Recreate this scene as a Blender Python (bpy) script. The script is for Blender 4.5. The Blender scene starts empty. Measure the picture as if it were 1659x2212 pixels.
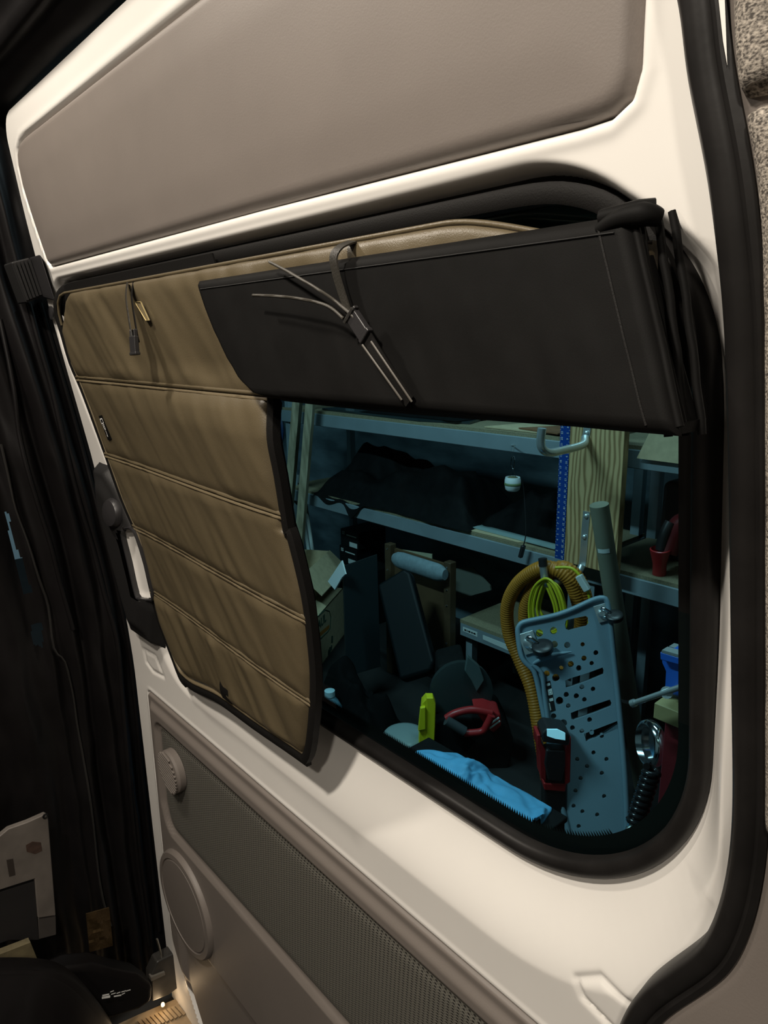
import bpy, bmesh, math, random
import numpy as np
from mathutils import Vector, Matrix

# ------------------------------------------------------------------ camera
FPX, CXP, CYP = 1500.0, 829.5, 1106.0          # focal length in pixels, image 1659 x 2212
OFF = 2.0                                       # working heights are relative to the eye; eye is 2 m above the garage slab
CAMY = -0.46
def _vp(x, y):
    v = np.array([x - CXP, y - CYP, FPX]); return v / np.linalg.norm(v)
_a = _vp(-532, 756); _X = -_a
_Zd = np.array([110.0, -(_a[0] * 110.0 + _a[2] * FPX) / _a[1], FPX]); _Z = -_Zd / np.linalg.norm(_Zd)
_Y = np.cross(_Z, _X)
ROT = np.array([_X, _Y, _Z])
EYE = np.array([0.0, CAMY, 0.0])
scene = bpy.context.scene
COL = scene.collection
cam_d = bpy.data.cameras.new('camera'); cam = bpy.data.objects.new('camera', cam_d); COL.objects.link(cam)
cam_d.sensor_fit = 'VERTICAL'; cam_d.sensor_height = 36.0; cam_d.sensor_width = 27.0
cam_d.lens = FPX / 2212.0 * 36.0; cam_d.clip_start = 0.01
_r = ROT @ np.array([1.0, 0, 0]); _u = -(ROT @ np.array([0, 1.0, 0])); _b = -(ROT @ np.array([0, 0, 1.0]))
cam.matrix_world = Matrix(((_r[0], _u[0], _b[0], 0.0), (_r[1], _u[1], _b[1], CAMY), (_r[2], _u[2], _b[2], OFF), (0, 0, 0, 1)))
scene.camera = cam

# ------------------------------------------------------------------ world, exposure
w = bpy.data.worlds.new('world'); scene.world = w; w.use_nodes = True
w.node_tree.nodes['Background'].inputs[0].default_value = (0.35, 0.5, 0.6, 1)
w.node_tree.nodes['Background'].inputs[1].default_value = 0.004
vs = scene.view_settings
vs.view_transform = 'Standard'; vs.look = 'None'; vs.gamma = 1.0; vs.exposure = -0.14; vs.use_curve_mapping = False

# ------------------------------------------------------------------ pixel -> place helpers
def ray(p):
    return ROT @ np.array([p[0] - CXP, p[1] - CYP, FPX])
def PY(p, y):
    r = ray(p); return EYE + (y - EYE[1]) / r[1] * r
def PX(p, x):
    r = ray(p); return EYE + (x - EYE[0]) / r[0] * r
def PZ(p, z):
    r = ray(p); return EYE + (z - EYE[2]) / r[2] * r
_pz = np.linspace(-2.2, 0.7, 1451)
_py = np.interp(_pz, [-2.2, -.62, -.5, -.35, -.2, .07, .2, .35, .5, .7], [0, 0, -.006, -.017, -.033, -.075, -.092, -.107, -.118, -.15])
_k = np.exp(-np.linspace(-2, 2, 61) ** 2); _k /= _k.sum()
_py = np.convolve(np.pad(_py, 30, mode='edge'), _k, 'valid')
def prof(z):                                    # side curvature of the van body
    return np.interp(z, _pz, _py)
def PS(p, off=0.0):                             # pixel onto the curved door, off metres behind its skin
    r = ray(p); lo = (-.42 - EYE[1]) / r[1]; hi = (.6 - EYE[1]) / r[1]
    for _ in range(48):
        m = (lo + hi) / 2; q = EYE + m * r
        if q[1] < prof(q[2]) + off: lo = m
        else: hi = m
    return q
def D(x, z, off=0.0):                           # a place on the door by its own coordinates
    return np.array([x, prof(z) + off, z])

# ------------------------------------------------------------------ noise
_rs = np.random.RandomState(7); _tab = _rs.rand(64, 64)
def vnoise(x, y):
    x = np.asarray(x, float); y = np.asarray(y, float)
    xi = np.floor(x).astype(int); yi = np.floor(y).astype(int); fx = x - xi; fy = y - yi
    fx = fx * fx * (3 - 2 * fx); fy = fy * fy * (3 - 2 * fy)
    g = lambda i, j: _tab[i % 64, j % 64]
    return (g(xi, yi) * (1 - fx) + g(xi + 1, yi) * fx) * (1 - fy) + (g(xi, yi + 1) * (1 - fx) + g(xi + 1, yi + 1) * fx) * fy
def fbm(x, y, o=3):
    s = 0; a = .5
    for k in range(o):
        s = s + a * (vnoise(x * 2 ** k + 13 * k, y * 2 ** k + 7 * k) - .5); a *= .5
    return s
def sstep(t):
    t = np.clip(t, 0, 1); return t * t * (3 - 2 * t)

# ------------------------------------------------------------------ materials
MATS = {}
def mat(name, col, rough=.5, metal=0.0, var=0.0, vscale=20.0, bump=0.0, bscale=300.0, coat=0.0, spec=.5, col2=None, stretch=None, emit=None, estr=0.0, trans=0.0, alpha=1.0, sheen=0.0, detail=4.0):
    if name in MATS: return MATS[name]
    m = bpy.data.materials.new(name); m.use_nodes = True; nt = m.node_tree; N = nt.nodes; L = nt.links
    b = N['Principled BSDF']
    b.inputs['Base Color'].default_value = (*col, 1); b.inputs['Roughness'].default_value = rough; b.inputs['Metallic'].default_value = metal
    b.inputs['Coat Weight'].default_value = coat; b.inputs['Specular IOR Level'].default_value = spec
    b.inputs['Transmission Weight'].default_value = trans; b.inputs['Alpha'].default_value = alpha
    b.inputs['Sheen Weight'].default_value = sheen
    if emit: b.inputs['Emission Color'].default_value = (*emit, 1); b.inputs['Emission Strength'].default_value = estr
    if var or bump or col2:
        tc = N.new('ShaderNodeTexCoord'); mp = N.new('ShaderNodeMapping'); L.new(tc.outputs['Object'], mp.inputs[0])
        if stretch: mp.inputs['Scale'].default_value = stretch
    if var or col2:
        n = N.new('ShaderNodeTexNoise'); n.inputs['Scale'].default_value = vscale; n.inputs['Detail'].default_value = detail
        L.new(mp.outputs[0], n.inputs['Vector'])
        r = N.new('ShaderNodeMix'); r.data_type = 'RGBA'
        c2 = col2 if col2 else tuple(c * (1 - var) for c in col)
        r.inputs[6].default_value = (*col, 1); r.inputs[7].default_value = (*c2, 1)
        cr = N.new('ShaderNodeMapRange'); cr.inputs[1].default_value = .35; cr.inputs[2].default_value = .65
        L.new(n.outputs[0], cr.inputs[0]); L.new(cr.outputs[0], r.inputs[0]); L.new(r.outputs[2], b.inputs['Base Color'])
    if bump:
        n2 = N.new('ShaderNodeTexNoise'); n2.inputs['Scale'].default_value = bscale; n2.inputs['Detail'].default_value = 3
        L.new(mp.outputs[0], n2.inputs['Vector'])
        bp = N.new('ShaderNodeBump'); bp.inputs['Strength'].default_value = bump; bp.inputs['Distance'].default_value = .001
        L.new(n2.outputs[0], bp.inputs['Height']); L.new(bp.outputs[0], b.inputs['Normal'])
    MATS[name] = m; return m
def nodes_of(m): return m.node_tree.nodes, m.node_tree.links, m.node_tree.nodes['Principled BSDF']

# ------------------------------------------------------------------ mesh builder
class MB:
    def __init__(s): s.v = []; s.f = []
    def add(s, vs, fs):
        o = len(s.v); s.v += [tuple(map(float, q)) for q in vs]; s.f += [tuple(i + o for i in f) for f in fs]; return s
    def grid(s, P, closed_u=False, closed_v=False):            # P: nu x nv x 3
        P = np.asarray(P, float); nu, nv = P.shape[:2]; fs = []
        for i in range(nu if closed_u else nu - 1):
            for j in range(nv if closed_v else nv - 1):
                a = i * nv + j; b = ((i + 1) % nu) * nv + j; c = ((i + 1) % nu) * nv + (j + 1) % nv; d = i * nv + (j + 1) % nv
                fs.append((a, b, c, d))
        return s.add(P.reshape(-1, 3), fs)
    def slab(s, P, Q):                                         # two matching grids (front, back) closed round the rim
        P = np.asarray(P, float); Q = np.asarray(Q, float); nu, nv = P.shape[:2]; n = nu * nv; fs = []
        for i in range(nu - 1):
            for j in range(nv - 1):
                a = i * nv + j; b = a + nv; fs.append((a, b, b + 1, a + 1)); fs.append((n + a, n + a + 1, n + b + 1, n + b))
        rim = [i * nv for i in range(nu)] + [(nu - 1) * nv + j for j in range(1, nv)] + [i * nv + nv - 1 for i in range(nu - 2, -1, -1)] + [j for j in range(nv - 2, 0, -1)]
        for k in range(len(rim)):
            a, b = rim[k], rim[(k + 1) % len(rim)]; fs.append((b, a, n + a, n + b))
        return s.add(np.concatenate([P.reshape(-1, 3), Q.reshape(-1, 3)]), fs)
    def box(s, c, size, ax=None):
        c = np.array(c, float); A = np.eye(3) if ax is None else np.array(ax, float); h = np.array(size, float) / 2
        vs = [c + (A.T @ (h * np.array(g))) for g in ((-1,-1,-1),(1,-1,-1),(1,1,-1),(-1,1,-1),(-1,-1,1),(1,-1,1),(1,1,1),(-1,1,1))]
        return s.add(vs, [(0,3,2,1),(4,5,6,7),(0,1,5,4),(1,2,6,5),(2,3,7,6),(3,0,4,7)])
    def bar(s, p, q, w, h, up=(0, 0, 1)):
        p = np.array(p, float); q = np.array(q, float); t = q - p; l = np.linalg.norm(t); t /= l
        b = np.cross(up, t); nb = np.linalg.norm(b)
        if nb < 1e-4: b = np.cross((0, 1, 0), t); nb = np.linalg.norm(b)
        b /= nb; n = np.cross(t, b)
        return s.box((p + q) / 2, (l, w, h), (t, b, n))
    def hexa(s, front, back):                                  # two quads
        return s.add(list(front) + list(back), [(0,1,2,3),(7,6,5,4),(1,0,4,5),(2,1,5,6),(3,2,6,7),(0,3,7,4)])
    def prism(s, poly, vec):
        poly = [np.array(p, float) for p in poly]; n = len(poly); vec = np.array(vec, float)
        return s.add(poly + [p + vec for p in poly], [tuple(range(n)), tuple(range(2 * n - 1, n - 1, -1))] + [((i + 1) % n, i, n + i, n + (i + 1) % n) for i in range(n)])
    def sweep(s, path, pro, nrm=(0, -1, 0), closed=False, scale=None, caps=True):
        path = np.array(path, float); n = len(path); pro = np.array(pro, float); m = len(pro); P = np.zeros((n, m, 3))
        nr = np.array(nrm, float)
        for i in range(n):
            a = path[(i - 1) % n] if closed or i > 0 else path[i]; b = path[(i + 1) % n] if closed or i < n - 1 else path[i]
            t = b - a; t /= max(np.linalg.norm(t), 1e-9)
            nn = nr[i] if nr.ndim == 2 else nr
            bb = np.cross(t, nn); l = np.linalg.norm(bb)
            if l < 1e-5: bb = np.cross(t, (0.31, .2, .9)); l = np.linalg.norm(bb)
            bb /= l; n2 = np.cross(bb, t); sc = 1.0 if scale is None else scale[i]
            P[i] = path[i] + (pro[:, :1] * bb + pro[:, 1:] * n2) * sc
        o = len(s.v); s.grid(P, closed_u=closed, closed_v=True)
        if caps and not closed:
            s.f.append(tuple(o + j for j in range(m - 1, -1, -1))); s.f.append(tuple(o + (n - 1) * m + j for j in range(m)))
        return s
    def tube(s, path, r, n=8, closed=False, scale=None, nrm=(0.013, -1, 0.017)):
        a = np.linspace(0, 2 * np.pi, n, endpoint=False)
        return s.sweep(path, np.c_[np.cos(a), np.sin(a)] * r, nrm, closed, scale)
    def lathe(s, pro, c, axis=(0, 0, 1), n=24, ref=None):      # pro: (radius, height)
        ax = np.array(axis, float); ax /= np.linalg.norm(ax)
        rf = np.array(ref if ref is not None else ((1, 0, 0) if abs(ax[0]) < .9 else (0, 1, 0)), float)
        u = np.cross(ax, rf); u /= np.linalg.norm(u); v = np.cross(ax, u); c = np.array(c, float)
        a = np.linspace(0, 2 * np.pi, n, endpoint=False)
        P = np.array([[c + ax * h + r * (u * math.cos(t) + v * math.sin(t)) for t in a] for r, h in pro])
        o = len(s.v); s.grid(P, closed_v=True); m = len(pro)
        s.f.append(tuple(o + j for j in range(n - 1, -1, -1))); s.f.append(tuple(o + (m - 1) * n + j for j in range(n)))
        return s
def smooth_path(pts, n=8, closed=False):                       # Catmull-Rom
    P = np.array(pts, float); N = len(P); out = []
    rng = range(N if closed else N - 1)
    for i in rng:
        g = lambda k: P[k % N] if closed else P[min(max(k, 0), N - 1)]
        p0, p1, p2, p3 = g(i - 1), g(i), g(i + 1), g(i + 2)
        for t in np.linspace(0, 1, n, endpoint=False):
            out.append(.5 * (2 * p1 + (p2 - p0) * t + (2 * p0 - 5 * p1 + 4 * p2 - p3) * t * t + (3 * p1 - p0 - 3 * p2 + p3) * t ** 3))
    if not closed: out.append(P[-1])
    return np.array(out)
ORG = {}
def obj(name, mb, m, parent=None, smooth=None, bevel=0.0, seg=2, label=None, cat=None, group=None, kind=None, recalc=True):
    V = np.array(mb.v, float); V[:, 2] += OFF
    if parent is not None: o0 = ORG[parent.name]
    else:
        lo, hi = V.min(0), V.max(0); o0 = np.array([(lo[0] + hi[0]) / 2, (lo[1] + hi[1]) / 2, lo[2]])
    me = bpy.data.meshes.new(name); me.from_pydata([tuple(q) for q in (V - o0)], [], mb.f)
    if recalc:
        bm = bmesh.new(); bm.from_mesh(me); bmesh.ops.recalc_face_normals(bm, faces=bm.faces); bm.to_mesh(me); bm.free()
    if smooth is not None:
        me.polygons.foreach_set('use_smooth', [True] * len(me.polygons)); me.set_sharp_from_angle(angle=math.radians(smooth))
    me.update()
    if isinstance(m, (list, tuple)):
        for q in m: me.materials.append(q)
    else: me.materials.append(m)
    o = bpy.data.objects.new(name, me); COL.objects.link(o)
    if parent is None: o.location = o0
    else: o.parent = parent
    ORG[o.name] = o0
    if bevel:
        bv = o.modifiers.new('bevel', 'BEVEL'); bv.width = bevel; bv.segments = seg; bv.limit_method = 'ANGLE'; bv.angle_limit = math.radians(35)
        if smooth is None:
            me.polygons.foreach_set('use_smooth', [True] * len(me.polygons)); bv.harden_normals = True
    tag(o, label, cat, group, kind); return o
def tag(o, label=None, cat=None, group=None, kind=None):
    if label: o['label'] = label
    if cat: o['category'] = cat
    if group: o['group'] = group
    if kind: o['kind'] = kind
    return o
def thing(name, loc, label=None, cat=None, group=None, kind=None):
    o = bpy.data.objects.new(name, None); COL.objects.link(o); o.empty_display_size = .05
    L = np.array(loc, float) + np.array([0, 0, OFF]); o.location = L; ORG[o.name] = L
    return tag(o, label, cat, group, kind)
_FONT = {}
def text_mesh(txt, size, p, ux, uz, thick=.0006, bold=False):   # lettering as thin raised geometry at p, along ux, upwards uz
    cu = bpy.data.curves.new('lettering', 'FONT'); cu.body = txt; cu.size = size; cu.extrude = thick; cu.resolution_u = 2; cu.align_x = 'CENTER'; cu.align_y = 'CENTER'
    if bold: cu.offset = size * .02
    t = bpy.data.objects.new('lettering', cu); COL.objects.link(t)
    me = t.to_mesh(); ux = np.array(ux, float); ux /= np.linalg.norm(ux); uz = np.array(uz, float); uz -= ux * (uz @ ux); uz /= np.linalg.norm(uz); un = np.cross(ux, uz)
    mb = MB(); mb.add([np.array(p) + ux * v.co.x + uz * v.co.y + un * v.co.z for v in me.vertices], [tuple(f.vertices) for f in me.polygons])
    t.to_mesh_clear(); bpy.data.objects.remove(t); bpy.data.curves.remove(cu)
    return mb
def sdf(poly, X, Z):                                           # signed distance (inside < 0) to a closed 2D polygon
    P = np.array(poly, float); X = np.asarray(X, float); Z = np.asarray(Z, float)
    d = np.full(X.shape, 1e9); ins = np.zeros(X.shape, bool); n = len(P)
    for i in range(n):
        a = P[i]; b = P[(i + 1) % n]; e = b - a
        t = np.clip(((X - a[0]) * e[0] + (Z - a[1]) * e[1]) / max(e @ e, 1e-12), 0, 1)
        d = np.minimum(d, np.hypot(X - a[0] - t * e[0], Z - a[1] - t * e[1]))
        c = ((a[1] > Z) != (b[1] > Z)); 
        with np.errstate(divide='ignore', invalid='ignore'):
            xi = a[0] + (Z - a[1]) * e[0] / (e[1] if e[1] != 0 else 1e-12)
        ins ^= c & (X < xi)
    return np.where(ins, -d, d)
def rounded(corners, n=8):                                     # [(x, z, radius)] -> polygon
    out = []; m = len(corners)
    for i in range(m):
        p = np.array(corners[i][:2], float); r = corners[i][2]; a = np.array(corners[i - 1][:2], float); b = np.array(corners[(i + 1) % m][:2], float)
        if r <= 0: out.append(p); continue
        u = (a - p) / np.linalg.norm(a - p); v = (b - p) / np.linalg.norm(b - p)
        th = math.acos(np.clip(u @ v, -1, 1)); t = r / math.tan(th / 2); c = p + (u + v) / np.linalg.norm(u + v) * r / math.sin(th / 2)
        s0 = p + u * t - c; s1 = p + v * t - c; a0 = math.atan2(s0[1], s0[0]); a1 = math.atan2(s1[1], s1[0]); da = (a1 - a0 + math.pi) % (2 * math.pi) - math.pi
        for k in range(n + 1): out.append(c + r * np.array([math.cos(a0 + da * k / n), math.sin(a0 + da * k / n)]))
    return np.array(out)
def rowspan(poly, z):
    P = np.array(poly); xs = []
    for i in range(len(P)):
        a, b = P[i], P[(i + 1) % len(P)]
        if (a[1] > z) != (b[1] > z): xs.append(a[0] + (z - a[1]) * (b[0] - a[0]) / (b[1] - a[1]))
    return (min(xs), max(xs)) if xs else None
def rowgrid(poly, nz, nx, off, zlo=None, zhi=None, cosx=True):  # conforming grid inside a polygon of door coordinates; off(X, Z, s)
    P = np.array(poly); z0 = P[:, 1].min() + 1e-5 if zlo is None else zlo; z1 = P[:, 1].max() - 1e-5 if zhi is None else zhi
    tz = .5 - .5 * np.cos(np.pi * np.linspace(0, 1, nz)); tz = .5 * tz + .5 * np.linspace(0, 1, nz)
    zs = z0 + (z1 - z0) * tz; tx = np.linspace(0, 1, nx)
    if cosx: tx = .6 * (.5 - .5 * np.cos(np.pi * tx)) + .4 * tx
    X = np.zeros((nz, nx)); Z = np.zeros((nz, nx))
    for i, z in enumerate(zs):
        sp = rowspan(poly, z); X[i] = sp[0] + (sp[1] - sp[0]) * tx; Z[i] = z
    s = np.maximum(-sdf(poly, X, Z), 0)
    return np.stack([X, prof(Z) + off(X, Z, s), Z], -1), X, Z
# ------------------------------------------------------------------ van lamps (warm LED pucks in the roof)
M_WHITEPL = mat('white_plastic', (.75, .73, .7), .4)
M_LAMP = mat('lamp_diffuser', (.9, .85, .75), .5, emit=(1, .86, .68), estr=6)
ZC = .74
def puck(x, y, power, label, size=.10):
    t = thing('ceiling_light', (x, y, ZC - .014), label, 'lamp', 'warm puck lamps in the van roof')
    obj('housing', MB().lathe([(.045, 0), (.045, .008), (.038, .014)], (x, y, ZC - .014), n=24), M_WHITEPL, t, smooth=40)
    obj('diffuser', MB().lathe([(.034, -.003), (.036, .001)], (x, y, ZC - .014), n=24), M_LAMP, t, smooth=40)
    l = bpy.data.lights.new('puck_light', 'AREA'); l.shape = 'DISK'; l.size = size; l.energy = power; l.color = (1, .905, .78)
    o = bpy.data.objects.new('puck_light', l); COL.objects.link(o); o.parent = t; o.location = (0, 0, -.012)
    return t
puck(-1.10, -.52, 9.5, 'round warm puck lamp in the van roof nearest the black curtain')
puck(-.32, -.80, 22.0, 'round warm puck lamp in the van roof above the rolled shade')
puck(.42, -1.1, 12.0, 'round warm puck lamp in the van roof nearest the woven trim pads')

# ------------------------------------------------------------------ materials of the van
M_PAINT = mat('cream_white_paint', (.80, .775, .735), .32, var=.03, vscale=6, coat=.25, bump=.03, bscale=60)
M_TAUPE = mat('taupe_grained_plastic', (.180, .155, .138), .55, var=.05, vscale=14, bump=.10, bscale=700)
M_TAUPE2 = mat('taupe_smooth_plastic', (.165, .143, .127), .5, var=.05, vscale=9, bump=.12, bscale=500)
M_RUBBER = mat('black_rubber', (.0125, .0115, .011), .42, var=.3, vscale=30, bump=.12, bscale=90, spec=.25)
M_BLKPL = mat('black_plastic', (.022, .021, .022), .38, bump=.1, bscale=600)
M_BLKPL2 = mat('black_grained_plastic', (.016, .0155, .0155), .5, bump=.2, bscale=500, spec=.3)
M_NYLON = mat('black_nylon', (.0062, .006, .0058), .6, var=.15, vscale=25, bump=.10, bscale=1800, spec=.07)
M_CURT = mat('black_curtain_cloth', (.0055, .0048, .0050), .48, var=.3, vscale=18, bump=.12, bscale=900, spec=.22)
M_WEB = mat('black_webbing', (.0085, .008, .0076), .6, bump=.25, bscale=900, spec=.10)
M_TAN = mat('olive_tan_nylon', (.098, .077, .044), .40, var=.08, vscale=7, bump=.25, bscale=900)
M_TANP = mat('tan_piping', (.135, .106, .062), .5, bump=.3, bscale=600)
M_WPRINT = mat('white_print', (.8, .8, .78), .6)
# grey knitted mesh of the door insert: rows of small pits
M_MESH = mat('grey_knit_mesh', (.145, .138, .118), .7)
N, L, B = nodes_of(M_MESH)
tc = N.new('ShaderNodeTexCoord'); mp = N.new('ShaderNodeMapping'); mp.inputs['Rotation'].default_value = (0, math.radians(28), 0)
L.new(tc.outputs['Object'], mp.inputs[0]); sx = N.new('ShaderNodeSeparateXYZ'); L.new(mp.outputs[0], sx.inputs[0])
def mth(op, a, b=None):
    n = N.new('ShaderNodeMath'); n.operation = op
    for i, q in enumerate((a, b)):
        if q is None: continue
        if isinstance(q, (int, float)): n.inputs[i].default_value = q
        else: L.new(q, n.inputs[i])
    return n.outputs[0]
u = mth('MULTIPLY', sx.outputs[0], 2 * math.pi / .0085); v = mth('MULTIPLY', sx.outputs[2], 2 * math.pi / .0066)
pit = mth('MULTIPLY', mth('SINE', mth('ADD', u, mth('MULTIPLY', v, .5))), mth('SINE', v)); pit = mth('MAXIMUM', pit, mth('MULTIPLY', pit, -.25)); 
mx = N.new('ShaderNodeMix'); mx.data_type = 'RGBA'; mx.inputs[6].default_value = (.118, .112, .094, 1); mx.inputs[7].default_value = (.022, .020, .017, 1)
mr = N.new('ShaderNodeMapRange'); mr.inputs[1].default_value = .18; mr.inputs[2].default_value = .75; L.new(pit, mr.inputs[0]); L.new(mr.outputs[0], mx.inputs[0]); L.new(mx.outputs[2], B.inputs['Base Color'])
bp = N.new('ShaderNodeBump'); bp.invert = True; bp.inputs['Strength'].default_value = .6; bp.inputs['Distance'].default_value = .002; L.new(pit, bp.inputs['Height']); L.new(bp.outputs[0], B.inputs['Normal'])
# woven tweed of the side pads
M_TWEED = mat('grey_brown_tweed', (.2, .17, .14), .85)
N, L, B = nodes_of(M_TWEED)
tc = N.new('ShaderNodeTexCoord'); n1 = N.new('ShaderNodeTexNoise'); n1.inputs['Scale'].default_value = 560; n1.inputs['Detail'].default_value = 2.5
mp = N.new('ShaderNodeMapping'); mp.inputs['Scale'].default_value = (1, 1, 1.7); L.new(tc.outputs['Object'], mp.inputs[0]); L.new(mp.outputs[0], n1.inputs['Vector'])
cr = N.new('ShaderNodeValToRGB'); cr.color_ramp.elements[0].position = .36; cr.color_ramp.elements[0].color = (.05, .042, .035, 1); cr.color_ramp.elements[1].position = .66; cr.color_ramp.elements[1].color = (.40, .355, .30, 1)
L.new(n1.outputs[0], cr.inputs[0]); L.new(cr.outputs[0], B.inputs['Base Color'])
bp = N.new('ShaderNodeBump'); bp.inputs['Strength'].default_value = .4; bp.inputs['Distance'].default_value = .0008; L.new(n1.outputs[0], bp.inputs['Height']); L.new(bp.outputs[0], B.inputs['Normal'])
# tinted pane: mostly see-through, mirror-like at the surface
M_GLASS = bpy.data.materials.new('tinted_glass'); M_GLASS.use_nodes = True
N = M_GLASS.node_tree.nodes; L = M_GLASS.node_tree.links; N.remove(N['Principled BSDF'])
tb = N.new('ShaderNodeBsdfTransparent'); tb.inputs[0].default_value = (.72, .90, .92, 1)
gl = N.new('ShaderNodeBsdfGlossy'); gl.inputs['Roughness'].default_value = .01; gl.inputs[0].default_value = (.9, .9, .9, 1)
fr = N.new('ShaderNodeFresnel'); fr.inputs[0].default_value = 1.28
ge = N.new('ShaderNodeNewGeometry'); m1 = N.new('ShaderNodeMath'); m1.operation = 'SUBTRACT'; m1.inputs[0].default_value = 1.0; L.new(ge.outputs['Backfacing'], m1.inputs[1])
m2 = N.new('ShaderNodeMath'); m2.operation = 'MULTIPLY'; L.new(fr.outputs[0], m2.inputs[0]); L.new(m1.outputs[0], m2.inputs[1])     # only the outer faces reflect
mxs = N.new('ShaderNodeMixShader'); L.new(m2.outputs[0], mxs.inputs[0]); L.new(tb.outputs[0], mxs.inputs[1]); L.new(gl.outputs[0], mxs.inputs[2]); L.new(mxs.outputs[0], N['Material Output'].inputs[0])

# ------------------------------------------------------------------ the sliding door
XL, ZT = -1.2905, .346
def recz(z): return .040 - .018 * sstep((np.asarray(z) + .06) / .13)   # depth of the window recess, shallower at the head
def Wc(d=0.0):
    return rounded([(-1.275 + d * 1.05, .097 - d, .05 - d * .5), (-.187 - d, .099 - d, .115 - d), (-.181 - d, -.505 + d, .195 - d), (-1.085 + d * 1.05, -.508 + d, .075 - d * .5)], 26)
WIN = Wc(0)
UP = np.array([(-1.236, .127), (-1.228, .121), (-.95, .1205), (-.60, .120), (-.256, .1165), (-.236, .1175), (-.224, .124), (-.2195, .136), (-.216, .2), (-.212, .28), (-.222, .298), (-.245, .304), (-.6, .3035), (-1.2, .303), (-1.232, .3005), (-1.254, .291), (-1.264, .272), (-1.2655, .241), (-1.2565, .203), (-1.248, .17)])
LOW = rounded([(-1.228, -.655, .010), (-.12, -.655, .02), (-.12, -1.43, .05), (-1.13, -1.43, .05), (-1.246, -1.24, .10)], 8)
INS = rounded([(-1.186, -.7015, .022), (-.13, -.6975, .02), (-.13, -.922, .02), (-1.10, -.936, .03), (-1.178, -.935, .035), (-1.194, -.88, .05)], 8)
door = thing('door_1', (-.72, .0, -1.5), 'cream white sliding van door with taupe trim panels seen from inside', 'door', kind='structure')
zz = np.r_[np.linspace(-1.52, -.66, 110, endpoint=False), np.linspace(-.66, -.40, 100, endpoint=False), np.linspace(-.40, .03, 90, endpoint=False), np.linspace(.03, .135, 90, endpoint=False), np.linspace(.135, ZT, 60)]; rc = .04
XLb = np.where(zz > ZT - rc, XL + rc - np.sqrt(np.maximum(rc ** 2 - (zz - ZT + rc) ** 2, 0)), XL)
XR = -.10
xs_ = np.r_[np.linspace(XL, -.33, 190, endpoint=False), np.linspace(-.33, XR, 130)]; nz, nx = len(zz), len(xs_)
X = np.maximum(xs_[None], XLb[:, None]); Z = np.repeat(zz[:, None], nx, 1)
sw = sdf(WIN, X, Z)
nd = np.clip(-np.gradient(sw, zz, axis=0), 0, 1)
for _ in range(60): nd[:, 1:-1] = .25 * nd[:, :-2] + .5 * nd[:, 1:-1] + .25 * nd[:, 2:]; nd[1:-1] = .25 * nd[:-2] + .5 * nd[1:-1] + .25 * nd[2:]
wid = .024 + .064 * sstep(np.clip(nd, 0, 1)) - .016 * sstep((Z - .03) / .05)
t = np.clip(sw / wid, 0, 1.35)
ramp = np.clip(t, 0, 1); ramp = .55 * ramp + .45 * sstep(ramp)
top = sstep((Z - .03) / .05); ramp = ramp * (1 - top) + np.sqrt(np.clip(1 - (1 - np.clip(t, 0, 1)) ** 2, 0, 1)) * top
rel = recz(Z) * (1 - ramp)
su = sdf(UP, X, Z); rel = rel + .014 * sstep((.004 - su) / .008) - .0012 * np.exp(-((su - .007) / .004) ** 2)
sl = sdf(LOW, X, Z); rel = rel + .014 * sstep((.003 - sl) / .006) - .0012 * np.exp(-((sl - .006) / .003) ** 2)
def emb(pxs, h):
    P = [PS(p)[[0, 2]] for p in pxs]; s = sdf(P, X, Z); return h * np.exp(-(s / .0035) ** 2)
rel = rel + emb([(311, 1404), (336, 1418), (353, 1462), (330, 1450), (316, 1430)], .003)
rel = rel + emb([(1243, 2118), (1292, 2118), (1480, 2260), (1390, 2290), (1258, 2155)], .0035)
# crease running down the right-hand edge
xc = -.156 - .035 * sstep((-.30 - Z) / .22); rel = rel + .004 * sstep((X - xc) / .016) * sstep((.1 - Z) / .1) * sstep((Z + .52) / .12)
rel = rel + .0006 * fbm(X * 9, Z * 9)
P = np.stack([X, prof(Z) + rel, Z], -1)
mb = MB(); mb.v = [tuple(q) for q in P.reshape(-1, 3)]
cs = .25 * (sw[:-1, :-1] + sw[1:, :-1] + sw[:-1, 1:] + sw[1:, 1:])
for i in range(nz - 1):
    for j in range(nx - 1):
        if cs[i, j] > -.012: mb.f.append((i * nx + j, (i + 1) * nx + j, (i + 1) * nx + j + 1, i * nx + j + 1))
# turned edge of the door towards the cab
e = P[:, 0]; E = np.stack([e, e + np.array([.004, .045, 0])], 1); mb.grid(E)
obj('door_skin', mb, M_PAINT, door, smooth=50)
# trim panels
pl, _, _ = rowgrid(UP, 40, 90, lambda X, Z, s: .009 - .012 * np.sqrt(np.clip(1 - (1 - np.clip(s / .010, 0, 1)) ** 2, 0, 1)) - .002 * sstep(s / .05))
obj('upper_trim_panel', MB().grid(pl), M_TAUPE, door, smooth=60)
def lowoff(X, Z, s):
    o = .006 - .010 * np.sqrt(np.clip(1 - (1 - np.clip(s / .005, 0, 1)) ** 2, 0, 1))
    si = sdf(INS, X, Z)
    o = o - .007 * sstep((s - .012) / .014)                       # raised rim
    o = o + .009 * sstep((.006 - si) / .006)                      # pocket of the mesh insert
    o = o + .010 * sstep((-1.150 - Z) / .010) * sstep((X + 1.19) / .02)
    return o
pl, _, _ = rowgrid(LOW, 210, 190, lowoff)
lowp = obj('lower_trim_panel', MB().grid(pl), M_TAUPE2, door, smooth=60)
pl, _, _ = rowgrid(INS, 30, 60, lambda X, Z, s: -.001 - .004 * sstep(s / .02))
obj('mesh_insert', MB().grid(pl), M_MESH, lowp, smooth=60)
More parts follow.
